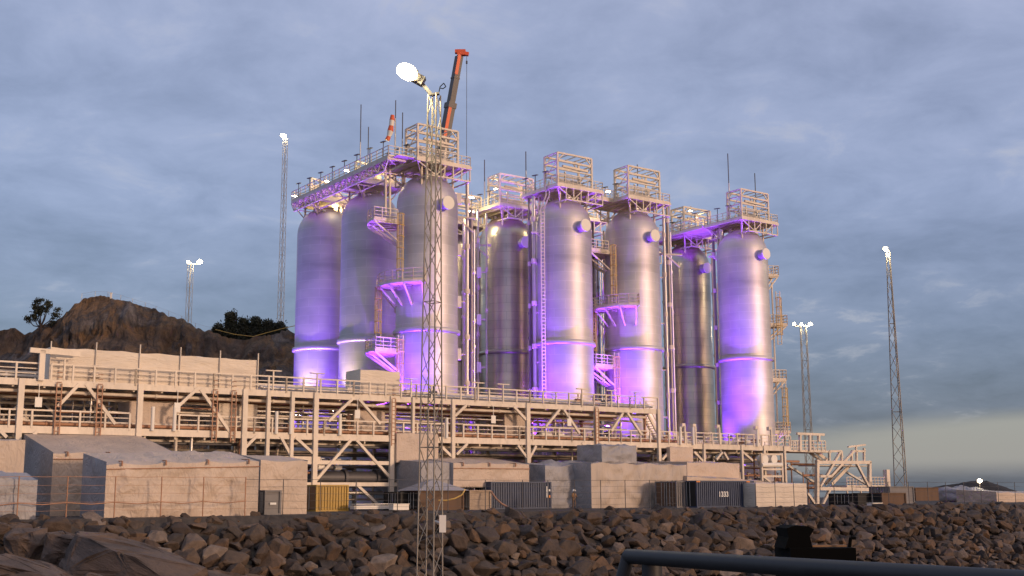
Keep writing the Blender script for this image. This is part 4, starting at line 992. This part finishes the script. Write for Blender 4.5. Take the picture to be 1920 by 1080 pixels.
# hose
th_pts = [P(872, 918, 110.5), P(866, 928, 109.8), P(852, 935, 109.5), P(838, 938, 109.4), P(822, 938, 109.3)]
mb = MB(); mb.pline(th_pts, .07, 6); solo('hose', mb, 'cage_yellow', 'yellow hose sagging across the front of the brown shed', 'hose', th_pts[2])
mb = MB(); q = [P(921, 922, 114), P(930, 935, 113.4), P(940, 944, 113), P(952, 951, 112.8)]; mb.pline(q, .10, 6); solo('hose', mb, 'pipe_rust', 'brown hose hanging down the front of the long blue container', 'hose', q[1])

# ------------------------------------------------------------------ person in orange workwear by the netting
def person(px, py, Y_, H=1.78):
    base = P(px, py, Y_); base.z = 0.0
    bm = bmesh.new(); pts = {}
    def jv(k, x, y, z): pts[k] = bm.verts.new(base + DD * x - CC * y + UP * (z * H))
    J = {'pel': (0, 0, .53), 'sp': (0, .02, .64), 'ch': (0, .03, .75), 'nk': (0, .03, .845), 'hd': (0, .05, .90), 'ht': (0, .05, .965),
         'hl': (-.10, 0, .50), 'kl': (-.12, .05, .28), 'al': (-.13, 0, .05), 'tl': (-.14, .16, .02), 'hr': (.10, 0, .50), 'kr': (.14, .06, .28), 'ar': (.17, -.04, .05), 'tr': (.18, .12, .02),
         'sl': (-.19, .02, .80), 'el': (-.26, .08, .64), 'wl': (-.14, .26, .60), 'sr': (.19, .02, .80), 'er': (.28, .06, .65), 'wr': (.20, .26, .66)}
    for k, q in J.items(): jv(k, *q)
    E = [('pel', 'sp'), ('sp', 'ch'), ('ch', 'nk'), ('nk', 'hd'), ('hd', 'ht'), ('pel', 'hl'), ('hl', 'kl'), ('kl', 'al'), ('al', 'tl'), ('pel', 'hr'), ('hr', 'kr'), ('kr', 'ar'), ('ar', 'tr'), ('ch', 'sl'), ('sl', 'el'), ('el', 'wl'), ('ch', 'sr'), ('sr', 'er'), ('er', 'wr')]
    for a, b in E: bm.edges.new((pts[a], pts[b]))
    rad = {'pel': .15, 'sp': .14, 'ch': .16, 'nk': .06, 'hd': .10, 'ht': .09, 'hl': .10, 'kl': .075, 'al': .05, 'tl': .045, 'hr': .10, 'kr': .075, 'ar': .05, 'tr': .045, 'sl': .075, 'el': .055, 'wl': .04, 'sr': .075, 'er': .055, 'wr': .04}
    keys = list(J); me = bpy.data.meshes.new('body'); bm.verts.index_update(); bm.to_mesh(me); bm.free()
    ob = bpy.data.objects.new('body', me); COL.objects.link(ob)
    ob.modifiers.new('s', 'SKIN'); 
    if not me.skin_vertices: 
        with bpy.context.temp_override(object=ob): pass
    for k, sv in zip(keys, me.skin_vertices[0].data): sv.radius = (rad[k], rad[k]); sv.use_root = (k == 'pel')
    ob.modifiers.new('u', 'SUBSURF').levels = 2; ob.modifiers['u'].render_levels = 2
    dg = bpy.context.evaluated_depsgraph_get(); m2 = bpy.data.meshes.new_from_object(ob.evaluated_get(dg)); bpy.data.objects.remove(ob)
    return base, m2, H
try:
    base, m2, H = person(1076, 952, 114.5)
    m2.transform(Matrix.Translation(-base)); m2.materials.clear()
    m2.materials.append(MATS['brown_panel']); m2.materials.append(MATS['ochre_tone'])
    for f_ in m2.polygons: f_.material_index = 1 if f_.center.z > .5 * H and f_.center.z < .84 * H else 0; f_.use_smooth = True
    th = thing('person', 'worker in dull orange workwear standing before the grey netting', 'person', base)
    bo = bpy.data.objects.new('body', m2); COL.objects.link(bo); bo.parent = th
    mb = MB(); c = base + UP * (H * .955) - CC * .05; mb.lathe([(.17, -.02), (.155, .02), (.14, .09), (.09, .14), (.01, .16)], 16, c); mb.lathe([(.19, -.03), (.17, -.01)], 16, c); part('helmet', mb, 'white_cover', th)
except Exception as ex:
    print('PERSON FAILED', ex)

# ------------------------------------------------------------------ lattice masts
def lattice(name, lab, top, base, wt_, wb, mat='lattice_steel', heads=(), seg=1.9, group='light masts', tri=False):
    th = thing(name, lab, 'light mast', base, group)
    H = top.z - base.z; nseg = max(4, int(H / seg)); n = 3 if tri else 4
    def cor(i, t):
        wdt = wb + (wt_ - wb) * t; a = math.pi * 2 * i / n + (.35 if not tri else .9)
        c = base.lerp(top, t); return c + V((math.cos(a), math.sin(a), 0)) * wdt * .5 * 1.25
    mb = MB(); mr = max(.03, wb * .034)
    for i in range(n):
        for k in range(nseg): mb.tube(cor(i, k / nseg), cor(i, (k + 1) / nseg), mr * 1.15, 6)
    part('leg', mb, mat, th)
    mb = MB()
    for k in range(nseg):
        for i in range(n):
            j = (i + 1) % n; a, b = (i, j) if k % 2 else (j, i)
            mb.tube(cor(a, k / nseg), cor(b, (k + 1) / nseg), mr * .62, 5)
            if k % 6 == 0: mb.tube(cor(i, k / nseg), cor(j, k / nseg), mr * .62, 5)
    part('bracing', mb, mat, th)
    return th
ntop = P(812, 178, 80); nb = V((P(806, 1000, 80).x, 80, -5.2)); nt_ = V((P(812, 178, 80).x, 80, ntop.z)); nt_.x = nb.x + .12
near = lattice('light_mast', 'near tall lattice light mast standing on the rocks in front of everything', nt_, nb, .72, 1.42, seg=1.55)
# head of the near mast: bracket arm with a flood reaching to the left
a = nt_ + V((-.2, 0, 0)); b = P(786, 150, 80); mb = MB(); mb.beam(nt_ + V((.35, 0, .1)), a, .4, .12); mb.beam(a, b, .26, .22)
mb.box((b + V((-.1, 0, .08))), (.95, .7, .62), (V((.86, 0, -.5)), V((0, 1, 0)), V((.5, 0, .86)))); part('lamp_bracket', mb, 'dark_steel', near)
lc = P(765, 135, 79.6); mb = MB(); axx = (V((.86, 0, -.5)), V((.4, -.8, .45)).normalized(), None); xx = V((.88, .0, -.47)).normalized(); nn = V((-.25, -.93, -.27)).normalized(); nn = (nn - xx * nn.dot(xx)).normalized()
mb.tube(lc - nn * .15, lc + nn * .2, .55, 20); mb.box(lc, (1.2, .3, .8), (xx, nn, xx.cross(nn))); lamp = part('floodlight', mb, 'dark_steel', near)
mb = MB(); mb.lathe([(0.01, 0), (.4, 0), (.62, .04), (.66, .10)], 24); 
mb = MB(); cc_ = lc + nn * .24
for i in range(1):
    vs = []; fs = []; nn_ = 24; yv = xx.cross(nn).normalized()
    for r_, o_ in ((1.0, 0), (.94, .14), (.7, .30), (.01, .42)):
        for k in range(nn_): a_ = 2 * math.pi * k / nn_; vs.append(cc_ + xx * (math.cos(a_) * .66 * r_) + yv * (math.sin(a_) * .46 * r_) + nn * o_)
    for q in range(3):
        for k in range(nn_): fs.append((q * nn_ + k, q * nn_ + (k + 1) % nn_, (q + 1) * nn_ + (k + 1) % nn_, (q + 1) * nn_ + k))
    mb.add(vs, fs, True)
part('lens', mb, 'lamp_glass_big', lamp)
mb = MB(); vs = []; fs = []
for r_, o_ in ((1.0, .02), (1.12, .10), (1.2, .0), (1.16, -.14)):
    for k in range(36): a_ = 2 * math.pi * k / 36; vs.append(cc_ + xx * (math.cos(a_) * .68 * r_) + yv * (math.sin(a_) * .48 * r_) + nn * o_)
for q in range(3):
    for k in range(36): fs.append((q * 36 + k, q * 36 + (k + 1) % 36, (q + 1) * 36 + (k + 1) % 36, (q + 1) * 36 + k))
mb.add(vs, fs, True); part('glare_rim', mb, 'lamp_glare_rim', lamp)  # glowing ring added to imitate the glare round the lens
mb = MB(); q = nt_ + V((.3, 0, .1)); mb.pline([q, q + V((.1, 0, .5)), q + V((.35, 0, .75)), q + V((.5, 0, .5)), q + V((.3, 0, .35)), q + V((.1, 0, .4))], .035, 5); part('cable', mb, 'black_rubber', near)
bxp = P(830, 982, 79.2); mb = MB(); mb.box(bxp, (.42, .35, 1.1)); mb.beam(bxp, bxp + V((-.6, .6, .2)), .08); part('switch_box', mb, 'white_cover', near)
for px, dxs in (): pass
far_masts = [('tall slim lattice mast with one bright lamp left of the tanks', 531, 258, 525, 236, .75, 1.25, [(-.55, .75, 'lamp_glass_big'), (.1, .3, 'lamp_glass')]),
             ('shorter lattice mast with a lamp pair above the rocky hill', 352, 496, 350, 210, .8, 1.0, [(-.35, .5, 'lamp_glass'), (1.7, .8, 'lamp_glass_big')]),
             ('lattice mast with a three lamp head right of the tanks', 1508, 612, 1517, 215, 1.1, 1.5, [(-1.7, .5, 'lamp_glass'), (-.4, .45, 'lamp_glass'), (1.2, .55, 'lamp_glass_big')]),
             ('very tall slim lattice mast standing alone at the right', 1667, 472, 1690, 170, .45, 1.75, [(-.5, .55, 'lamp_glass_big')])]
for lab, px, py, pb, Y_, wt_, wb, heads in far_masts:
    top = P(px, py, Y_); base = V((top.x, Y_, 0)); base.x = P(pb, 930, Y_).x * .35 + top.x * .65
    th = lattice('light_mast', lab, V((base.x, Y_, top.z)), base, wt_, wb, seg=2.0, tri=(pb == 1690))
    top = V((base.x, Y_, top.z)); mb = MB(); xs = [h[0] for h in heads] + [0]
    mb.beam(top + V((min(xs), 0, .1)), top + V((max(xs) + .01, 0, .1)), .18)
    mb.beam(top, top + UP * .3, .25); part('lamp_bracket', mb, 'painted_steel', th)
    for hx, sz_, mt_ in heads:
        c = top + V((hx, -.25, .38)); mb = MB(); mb.box(c, (sz_ * 1.3, .3, sz_ * .8)); fl = part('floodlight', mb, 'dark_steel', th)
        mb = MB(); mb.tube(c + V((0, -.15, 0)), c + V((0, -.24, -.02)), sz_ * .48, 16, sz_ * .38); part('lens', mb, mt_, fl)
    ld = bpy.data.lights.new('mast_beam', 'POINT'); ld.energy = 1500; ld.color = (1, .83, .5); ld.shadow_soft_size = .3
    o = bpy.data.objects.new('mast_beam', ld); COL.objects.link(o); o.parent = th; o.location = top + V((heads[-1][0], -.9, .2)) - ROOT[th.name]
    if pb == 525:
        c = base.lerp(top, .37) + V((0, -.6, 0)); mb = MB(); mb.box(c, (.9, .3, .35)); part('camera_box', mb, 'white_cover', th)
# small lamp at far right
c = P(1837, 903, 170); th = thing('light_mast', 'short post with a bright lamp over the rumpled grey cover at far right', 'light mast', V((c.x, c.y, 0)), 'light masts')
mb = MB(); mb.tube(V((c.x, c.y, 0)), c, .08, 8); part('post', mb, 'painted_steel', th)
mb = MB(); mb.box(c + V((0, .1, .1)), (.9, .2, .5)); fl = part('floodlight', mb, 'dark_steel', th); mb = MB(); mb.tube(c + V((0, -.0, .1)), c + V((0, -.1, .1)), .26, 16); part('lens', mb, 'lamp_glass', fl)

# ------------------------------------------------------------------ crane
cb_ = P(833, 262, 205); ct = P(862, 100, 205); dirc = (ct - cb_).normalized(); t0 = (3.2 - cb_.z) / dirc.z; foot = cb_ + dirc * t0
th = thing('mobile_crane', 'mobile crane behind the tanks, its orange headed telescopic boom rising above them', 'crane', V((foot.x, foot.y, 0)))
mb = MB(); q1 = cb_.lerp(ct, -.1); q2 = cb_.lerp(ct, .42); mb.beam(foot, q1, 1.7, 1.9); part('boom_base', mb, 'boom_grey', th)
mb = MB(); mb.beam(q1, q2 - dirc * .0, 1.35, 1.5); mb.beam(q2 - dirc * 1, q2, 1.6, 1.7); part('boom_section', mb, 'boom_grey', th)
mb = MB(); q3 = ct - dirc * .6; mb.beam(q2, q3, 1.05, 1.2); mb.beam(cb_.lerp(ct, .70), cb_.lerp(ct, .715), 1.2, 1.3); part('boom_tip_section', mb, 'boom_grey', th)
for a_, b_, off in ((.02, .42, .84), (.74, .97, .68)):
    mb = MB(); mb.beam(cb_.lerp(ct, a_) - V((-.1, off, 0)), cb_.lerp(ct, b_) - V((-.1, off, 0)), .62, .12); part('orange_stripe', mb, 'orange_paint', th)
mb = MB(); mb.box(ct + V((.3, 0, .1)), (1.5, 1.0, 1.0)); mb.beam(ct + V((-.6, 0, .3)), ct + V((1.6, 0, -.2)), .7, .6); mb.box(ct + V((-.5, 0, .3)), (.7, .9, .6)); part('boom_head', mb, 'orange_paint', th)
mb = MB(); h0 = ct + V((1.25, 0, -.4)); mb.tube(h0, V((h0.x, h0.y, 12)), .045, 5); mb.box(V((h0.x, h0.y, h0.z - 1.3)), (.3, .3, .5)); part('hoist_line', mb, 'dark_steel', th)
mb = MB(); fx = V((foot.x, foot.y, 0)); mb.box(fx + V((0, 0, 1.5)), (3, 12, 1.0)); mb.box(fx + V((0, 1, 2.8)), (2.8, 5, 1.6)); mb.box(fx + V((0, -5, 2.6)), (2.6, 1.8, 1.4)); part('carrier', mb, 'orange_paint', th)
for k in range(4):
    for s in (-1, 1): mb = MB(); c = fx + V((1.25 * s, -4.5 + k * 2.8, .75)); mb.tube(c - V((.25, 0, 0)), c + V((.25, 0, 0)), .75, 20); part('wheel', mb, 'black_rubber', th)

# ------------------------------------------------------------------ stair tower at the right end
RN = RO
st_ = thing('stair_tower', 'open pale steel stair tower with diagonal bracing at the right end of the rack', 'stair tower', Rk(S(1580, 900), 2, 0))
def spt(px, py, n=0): s, z_ = sz(px, py, n); return Rk(s, n, z_)
def sb(list_, wd=.34, n=0, nm='frame', mat='painted_steel'):
    mb = MB()
    for a, b in list_: mb.beam(spt(*a, n), spt(*b, n), wd)
    part(nm, mb, mat, st_)
sb([((1532, 862), (1532, 950)), ((1630, 865), (1630, 918)), ((1530, 867), (1632, 867)), ((1536, 916), (1632, 918))], .42)
sb([((1538, 912), (1576, 846)), ((1558, 893), (1600, 846)), ((1537, 893), (1558, 893)), ((1606, 869), (1630, 915)), ((1556, 918), (1541, 948)), ((1514, 925), (1530, 948))], .30, -.05, 'brace')
sb([((1555, 846), (1578, 846)), ((1555, 846), (1555, 866)), ((1578, 846), (1578, 866)), ((1597, 846), (1622, 846)), ((1597, 846), (1597, 866)), ((1606, 846), (1606, 866)), ((1620, 840), (1620, 866))], .26, 0, 'landing_railing')
sb([((1476, 872), (1532, 908)), ((1585, 884), (1625, 908))], .26, 3.0, 'rear_brace', 'galvanised')
mb = MB(); mb.box((spt(1532, 869) + spt(1632, 869)) / 2 + CC * 1.6 - UP * .3, ((spt(1632, 869) - spt(1532, 869)).length, 3.0, .1), AX); part('landing', mb, 'painted_steel', st_)
mb = MB(); a = spt(1596, 870, 1.0); b = spt(1560, 908, 1.0)
for n in (0, 1.1): mb.beam(a + CC * n, b + CC * n, .1, .42); mb.beam(a + CC * n + UP * 1.1, b + CC * n + UP * 1.1, .08)
for k in range(12): q = a.lerp(b, (k + .5) / 12); mb.box(q + CC * .55, (.28, 1.0, .05), AX)
part('stair_flight', mb, 'painted_steel', st_)
mb = MB(); a = spt(1528, 846, 1.5); b = spt(1556, 866, 1.5)
for n in (0, 1.1): mb.beam(a + CC * n, b + CC * n, .1, .42); mb.beam(a + CC * n + UP * 1.0, b + CC * n + UP * 1.0, .08)
for k in range(9): q = a.lerp(b, (k + .5) / 9); mb.box(q + CC * .55, (.28, 1.0, .05), AX)
part('stair_flight', mb, 'painted_steel', st_)
# upper end deck of the tower
mb = MB(); a = spt(1478, 846); b = spt(1560, 846); mb.box((a + b) / 2 + CC * 2, ((b - a).length, 4, .25), AX); part('end_deck', mb, 'painted_steel', st_)
mb = MB(); railing(mb, [spt(1480, 846), spt(1548, 846)], 1.3, step=.75, r=.08); railing(mb, [spt(1480, 846) + CC * 4, spt(1548, 846) + CC * 4], 1.3, step=1.2, r=.07); part('deck_railing', mb, 'painted_steel', st_)
sb([((1500, 814), (1500, 846)), ((1518, 812), (1518, 846)), ((1494, 813), (1545, 815)), ((1535, 815), (1535, 828))], .3, -.1, 'lamp_frame')
sb([((1590, 838), (1622, 834)), ((1605, 836), (1605, 846))], .22, -.1, 'lamp_frame')
mb = MB(); rr2 = random.Random(4)
for k in range(16): s = rr2.uniform(S(1400, 870), S(1530, 870)); n = rr2.uniform(.5, 5); zz_ = rr2.uniform(.4, 5.6); mb.tube(Rk(s, n, zz_), Rk(s + rr2.uniform(1, 5), n, zz_), rr2.uniform(.08, .2), 8); mb.tube(Rk(s, n, .1), Rk(s, n, zz_ + .4), rr2.uniform(.06, .12), 8)
part('pipework', mb, 'pipe_rust', st_)
# valve skid in front of the tower
vsx = thing('valve_skid', 'pale framed valve skid with round gauges left of the stair tower', 'valve skid', Rk(S(1445, 880), -1, 0))
mb = MB()
for px in (1427, 1465): mb.beam(V((*spt(px, 860, -1).xy, 0)), spt(px, 850, -1), .26)
for py in (852, 880, 893): mb.beam(spt(1427, py, -1), spt(1465, py, -1), .22)
mb.beam(spt(1430, 893, -1), spt(1445, 905, -1), .2)
part('frame', mb, 'painted_steel', vsx)
mb = MB()
for px in (1434, 1451): c = spt(px, 861, -1); mb.tube(c - CC * .1, c + CC * .8, .55, 16)
mb.tube(spt(1427, 872, -1), spt(1465, 872, -1), .3, 10); part('valve', mb, 'white_cover', vsx)
# small platform with fence right of the tower
c = P(1610, 900, 175); th = thing('pipe_platform', 'low pale railed platform on the skyline just right of the stair tower', 'platform', V((c.x, c.y, 0)))
mb = MB(); a = V((P(1588, 912, 172).x, 172, P(1588, 912, 172).z)); b = a + DD * 9; mb.box((a + b) / 2 + CC * 1.5, ((b - a).length, 3, .3), AX)
for k in range(4): q = a.lerp(b, k / 3); mb.beam(V((q.x, q.y, 0)), q, .2)
part('deck', mb, 'painted_steel', th); mb = MB(); railing(mb, [a, b], 1.3, step=.7, r=.06); mb.beam(b, b + UP * 2.4, .7); part('railing', mb, 'painted_steel', th)

# ------------------------------------------------------------------ fences
def fence(lab, pts, h, name='mesh_fence', mat='pipe_rust', wires=5, mesh_wires=True, r=.045, group=None, pm=None):
    th = thing(name, lab, 'fence', pts[len(pts) // 2], group)
    for p in pts: mb = MB(); mb.tube(p - UP * .8, p + UP * h, r, 6); part('post', mb, mat, th)
    mb = MB()
    for a, b in zip(pts, pts[1:]):
        for k in range(wires): z_ = h * (k + 1) / wires; mid = (a + b) / 2 + UP * (z_ - .04); mb.tube(a + UP * z_, mid, .012 if k < wires - 1 else .02, 4, caps=False); mb.tube(mid, b + UP * z_, .012 if k < wires - 1 else .02, 4, caps=False)
    part('wire', mb, mat, th)
def fpt(px, n=.7): p = on_plane(px, 960, CR0 + CC * n); return V((p.x, p.y, 0))
fence('rusty wire fence along the embankment top at left', [fpt(px) for px in (-40, 32, 124, 214, 301, 380, 459)], 2.75)
fence('dark post fence along the embankment top before the yellow container and sheds', [fpt(px) for px in (459, 530, 600, 667, 745, 840, 910, 980, 1028, 1078, 1127, 1173, 1219, 1262, 1284)], 2.6, mat='dark_steel', r=.035)
fence('dark mesh fence along the embankment top at right', [fpt(px, 1.4) for px in (1418, 1455, 1490, 1530, 1566, 1600, 1636, 1668, 1706, 1742, 1776, 1810, 1842, 1874, 1906, 1940)], 2.5, mat='dark_steel', r=.035)
# sagging rope on the left fence
q = [fpt(px, .6) + UP * (1.05 + (0 if i % 2 == 0 else -.12)) for i, px in enumerate((-40, 0, 32, 78, 124, 170, 214, 257, 301, 340, 380, 420, 459))]
mb = MB(); mb.pline(q, .035, 5); solo('rope', mb, 'pipe_rust', 'rust coloured rope strung along the left fence at mid height', 'rope', q[6])
hp = [P(x, y + 3, 198.5) for x, y in ((153, 560), (178, 556), (202, 557), (226, 563), (248, 570), (272, 577), (292, 584), (316, 593), (340, 602), (366, 616), (395, 624))]
fence('thin wire fence following the top of the rocky hill', hp, 1.15, 'hill_fence', 'galvanised', 3)
mb = MB(); q = [P(x, y, 197) for x, y in ((404, 618), (440, 627), (475, 631), (500, 624), (530, 616), (556, 610))]; mb.pline(q, .06, 5); solo('rope', mb, 'cage_yellow', 'yellow rope sagging below the spruces on the ridge', 'rope', q[2])
mb = MB(); c = P(208, 557, 198); mb.box(c, (.3, .2, 1.3)); mb.box(c + UP * .7, (.36, .26, .1)); solo('marker_post', mb, 'white_cover', 'small white marker post on top of the rocky hill', 'post', c)

# ------------------------------------------------------------------ the ship the photo is taken from
sh = thing('ship', 'dark ship bow in the foreground with a grey pipe railing at lower right', 'ship', (2, 2, .1))
mb = MB(); a = P(1178, 1043, 6.2); b = P(2050, 1100, 3.55); mb.tube(a, b, .037, 20); mb.tube(a, P(1165, 1090, 6.2), .034, 16); mb.tube(P(1165, 1090, 6.2), V((P(1165, 1090, 6.2).x, 6.2, .1)), .034, 16)
c = P(1222, 1050, 6.05); mb.tube(c, V((c.x, c.y, .1)), .05, 16); c = P(1490, 1062, 5.1); mb.tube(c, V((c.x, c.y, .1)), .03, 16); c = P(1800, 1080, 4.2); mb.tube(c, V((c.x, c.y, .1)), .03, 16)
mb.tube(P(1180, 1132, 6.2), P(2050, 1230, 3.55), .02, 12)
part('railing', mb, 'ship_steel', sh)
mb = MB(); mb.box((3.5, 1.5, .05), (9, 17, .1)); part('deck', mb, 'ship_steel', sh)
mb = MB(); mb.box((3.5, 1.5, -4.1), (9.2, 17.2, 8.1)); part('hull', mb, 'black_rubber', sh)
mb = MB(); Yb = 8.3; a = P(1482, 1028, Yb); b = P(1606, 1050, Yb)
mb.box(((a.x + b.x) / 2, Yb + .25, (a.z + .1) / 2 + .0), (b.x - a.x, .5, a.z - .1))
def pr(pts, y0, y1):
    n = len(pts); vs = [P(x, y, Yb) for x, y in pts]; f_ = [V((v_.x, y0, v_.z)) for v_ in vs]; g_ = [V((v_.x, y1, v_.z)) for v_ in vs]
    mb.add(f_ + g_, [tuple(range(n)), tuple(range(2 * n - 1, n - 1, -1))] + [(i, n + i, n + (i + 1) % n, (i + 1) % n) for i in range(n)])
pr([(1475, 1030), (1482, 1008), (1478, 991), (1492, 986), (1518, 987), (1530, 993), (1522, 1006), (1527, 1029)], Yb + .05, Yb + .4)
mb.tube(P(1600, 1029, Yb) + V((0, .1, 0)), P(1603, 1009, Yb) + V((0, .1, 0)), .012, 8); mb.tube(P(1603, 1009, Yb) + V((0, .1, 0)), P(1612, 1010, Yb) + V((0, .1, 0)), .012, 8)
part('mooring_fitting', mb, 'black_rubber', sh)
mb = MB(); mb.box((P(1568, 1026, Yb).x, Yb + .2, P(1568, 1026, Yb).z), (.235, .06, .014)); part('edge_strip', mb, 'ochre_tone', sh)

# ------------------------------------------------------------------ coloured floodlights (lit fixtures of the plant, and added washes)
PUR = (.22, .045, 1.0)
def flood(loc, target, color, power, cone, label, grp, size=.35, lens='purple_lens', blend=.9):
    loc = V(loc); th = thing('floodlight', label, 'floodlight', loc, grp)
    d_ = (V(target) - loc).normalized(); x_ = d_.orthogonal().normalized(); y_ = d_.cross(x_)
    mb = MB(); mb.box(loc - d_ * .2, (.5, .5, .3), (x_, y_, d_)); mb.beam(loc - d_ * .3, loc - UP * 1.0, .1); hs = part('housing', mb, 'dark_steel', th)
    mb = MB(); mb.box(loc - d_ * .03, (.4, .4, .03), (x_, y_, d_)); part('lens', mb, lens, hs)
    ld = bpy.data.lights.new('flood_beam', 'SPOT'); ld.energy = power; ld.color = color; ld.spot_size = R(cone); ld.spot_blend = blend; ld.shadow_soft_size = size
    lo = bpy.data.objects.new('flood_beam', ld); COL.objects.link(lo); lo.parent = th; lo.location = d_ * .1
    lo.rotation_euler = (-d_).to_track_quat('Z', 'Y').to_euler()
def unit(x, y): return V((x, y, 0)).normalized()
names = {0: 'leftmost front tank', 1: 'middle front tank', 2: 'third front tank', 3: 'rightmost tank'}
for i, T in enumerate((V3, V5, V6, V8)):
    u = unit(-.30, -.95); p = T + u * (TR + 4.0) + UP * 5.0
    flood(p, T + u * (TR + 1.6) + UP * 24, PUR, 62000, 64, 'purple floodlight at the foot of the %s, aimed up its front' % names[i], 'purple floodlights')
for i, T in enumerate((V3, V5, V6, V8, V1)):  # unseen extra floods added to wash the upper shells purple
    u = unit(-.38, -.92); p = T + u * (TR + (8.5 if i < 4 else 6)) + UP * 8.6
    flood(p, T + u * TR + UP * 33, PUR, 30000 if i < 4 else 14000, 52, 'added purple floodlight set back from the %s, aimed at its upper shell' % (['leftmost front tank', 'middle front tank', 'third front tank', 'rightmost tank', 'farthest left tank'][i]), 'purple floodlights')
for i, (T, lab) in enumerate(((V3, 'in the gap right of the leftmost front tank'), (V6, 'in the gap right of the third front tank'), (V5, 'left of the middle front tank'), (V8, 'left of the rightmost tank'))):
    p = T + (Lc(6.2, 1.0, 4) if i < 2 else Lc(-6.0, 1.0, 4))
    flood(p, p + Lc(0, .3, 30), PUR, 38000, 80, 'purple floodlight %s, aimed straight up' % lab, 'purple floodlights')
p = V3 + Lc(-6.5, -1, 5); flood(p, p + Lc(1.0, 1.5, 20), PUR, 26000, 70, 'purple floodlight left of the leftmost front tank, under its balconies', 'purple floodlights')
p = V6 + Lc(-5.4, -2.5, 5); flood(p, p + Lc(.6, 1.0, 20), PUR, 20000, 70, 'purple floodlight under the balconies of the third front tank', 'purple floodlights')
p = V8 + Lc(5.8, 1.5, 1.2); flood(p, p + Lc(.2, 0, 20), PUR, 26000, 70, 'purple floodlight under the balconies right of the rightmost tank', 'purple floodlights')
p = V3 + Lc(-9.0, 14, 4); flood(p, V3 + Lc(-4, 15, 34), PUR, 42000, 90, 'purple floodlight beside the second left tank, aimed at the walkway', 'purple floodlights')
p = V3 + Lc(-9.0, 25, 4); flood(p, V3 + Lc(-4, 24, 34), PUR, 36000, 90, 'purple floodlight beside the farthest left tank, aimed at the walkway', 'purple floodlights')
WARM = (1.0, .78, .36)
for T, lab, du in ((V1, 'the farthest left tank', (-.35, -.93)), (V2, 'the second left tank', (-.62, -.78))):
    u = unit(*du); p = T + u * (TR + 2.2) + UP * 11
    flood(p, T + u * TR + UP * 22, WARM, 7000, 60, 'warm narrow floodlight low before %s' % lab, 'warm floodlights', .15, 'lamp_glass')
# warm lamps under and on the top platforms
def warm_lamp(p, power, lab, r_=.16):
    power *= .45
    th = thing('work_lamp', lab, 'lamp', p, 'warm work lamps on the platforms')
    mb = MB(); mb.box(p + UP * .2, (.7, .35, .1), AX); mb.beam(p + UP * .2, p + UP * .9, .06); hs = part('housing', mb, 'painted_steel', th)
    mb = MB(); mb.box(p + UP * .11, (.6, .28, .08), AX); part('tube', mb, 'lamp_glass', hs)
    ld = bpy.data.lights.new('lamp_glow', 'POINT'); ld.energy = power; ld.color = WARM; ld.shadow_soft_size = .3
    lo = bpy.data.objects.new('lamp_glow', ld); COL.objects.link(lo); lo.parent = th; lo.location = (0, 0, -.15)
for px, py, Y_, pw, lab in ((552, 369, 157, 700, 'bright lamp pair at the far left end of the elevated walkway'), (628, 392, 154, 1500, 'warm lamp glowing below the walkway between the two left domes'), (612, 342, 155, 700, 'lamp on the walkway over the farthest left tank'),
                             (650, 322, 148, 700, 'lamp on the walkway over the second left tank'), (706, 316, 141, 800, 'lamp near the front end of the elevated walkway'), (884, 372, 152, 900, 'lamp at the left rail of the set-back tank platform'),
                             (930, 356, 158, 1400, 'brightest lamp on the platform of the dark set-back tank'), (884, 398, 152, 900, 'lamp hanging below the platform of the dark set-back tank'), (1140, 361, 156, 900, 'lamp on the link deck between the middle tanks'),
                             (1295, 397, 176, 1000, 'lamp on the platform of the shiny set-back tank'), (1326, 434, 174, 600, 'lamp below the platform right of the shiny set-back tank'), (1108, 378, 157, 900, 'lamp below the link deck, right of the middle tank dome')):
    warm_lamp(P(px, py, Y_), pw, lab)
for lo_, rot, pw in ((cc_ + nn * .5, nn, 9000),):
    ld = bpy.data.lights.new('mast_beam', 'POINT'); ld.energy = 5200; ld.color = (1, .83, .45); ld.shadow_soft_size = .4
    o = bpy.data.objects.new('mast_beam', ld); COL.objects.link(o); o.parent = near; o.location = lo_ - ROOT[near.name]; o.rotation_euler = (-rot).to_track_quat('Z', 'Y').to_euler()

for nm, p in (('V3top', V3 + UP * ZTOP), ('V1top', V1 + UP * ZTOP), ('V8top', V8 + UP * ZTOP), ('V5ring', V5 + UP * ZRING), ('V3ring', V3 + UP * ZRING), ('V1ring', V1 + UP * ZRING), ('V8ring', V8 + UP * ZRING), ('V3deck', V3 + Lc(-3.6, -3.6, ZDECK)), ('V5deck', V5 + Lc(-3.6, -3.6, ZDECK)), ('V8deck', V8 + Lc(-3.6, -3.6, ZDECK)), ('walk near', V3 + Lc(-7.2, -1.2, ZDECK)), ('walk far', V3 + Lc(-7.2, 32, ZDECK)), ('V3-V5', V5 - V3)):
    print(nm, [round(q) for q in proj(p)], [round(q, 1) for q in p])
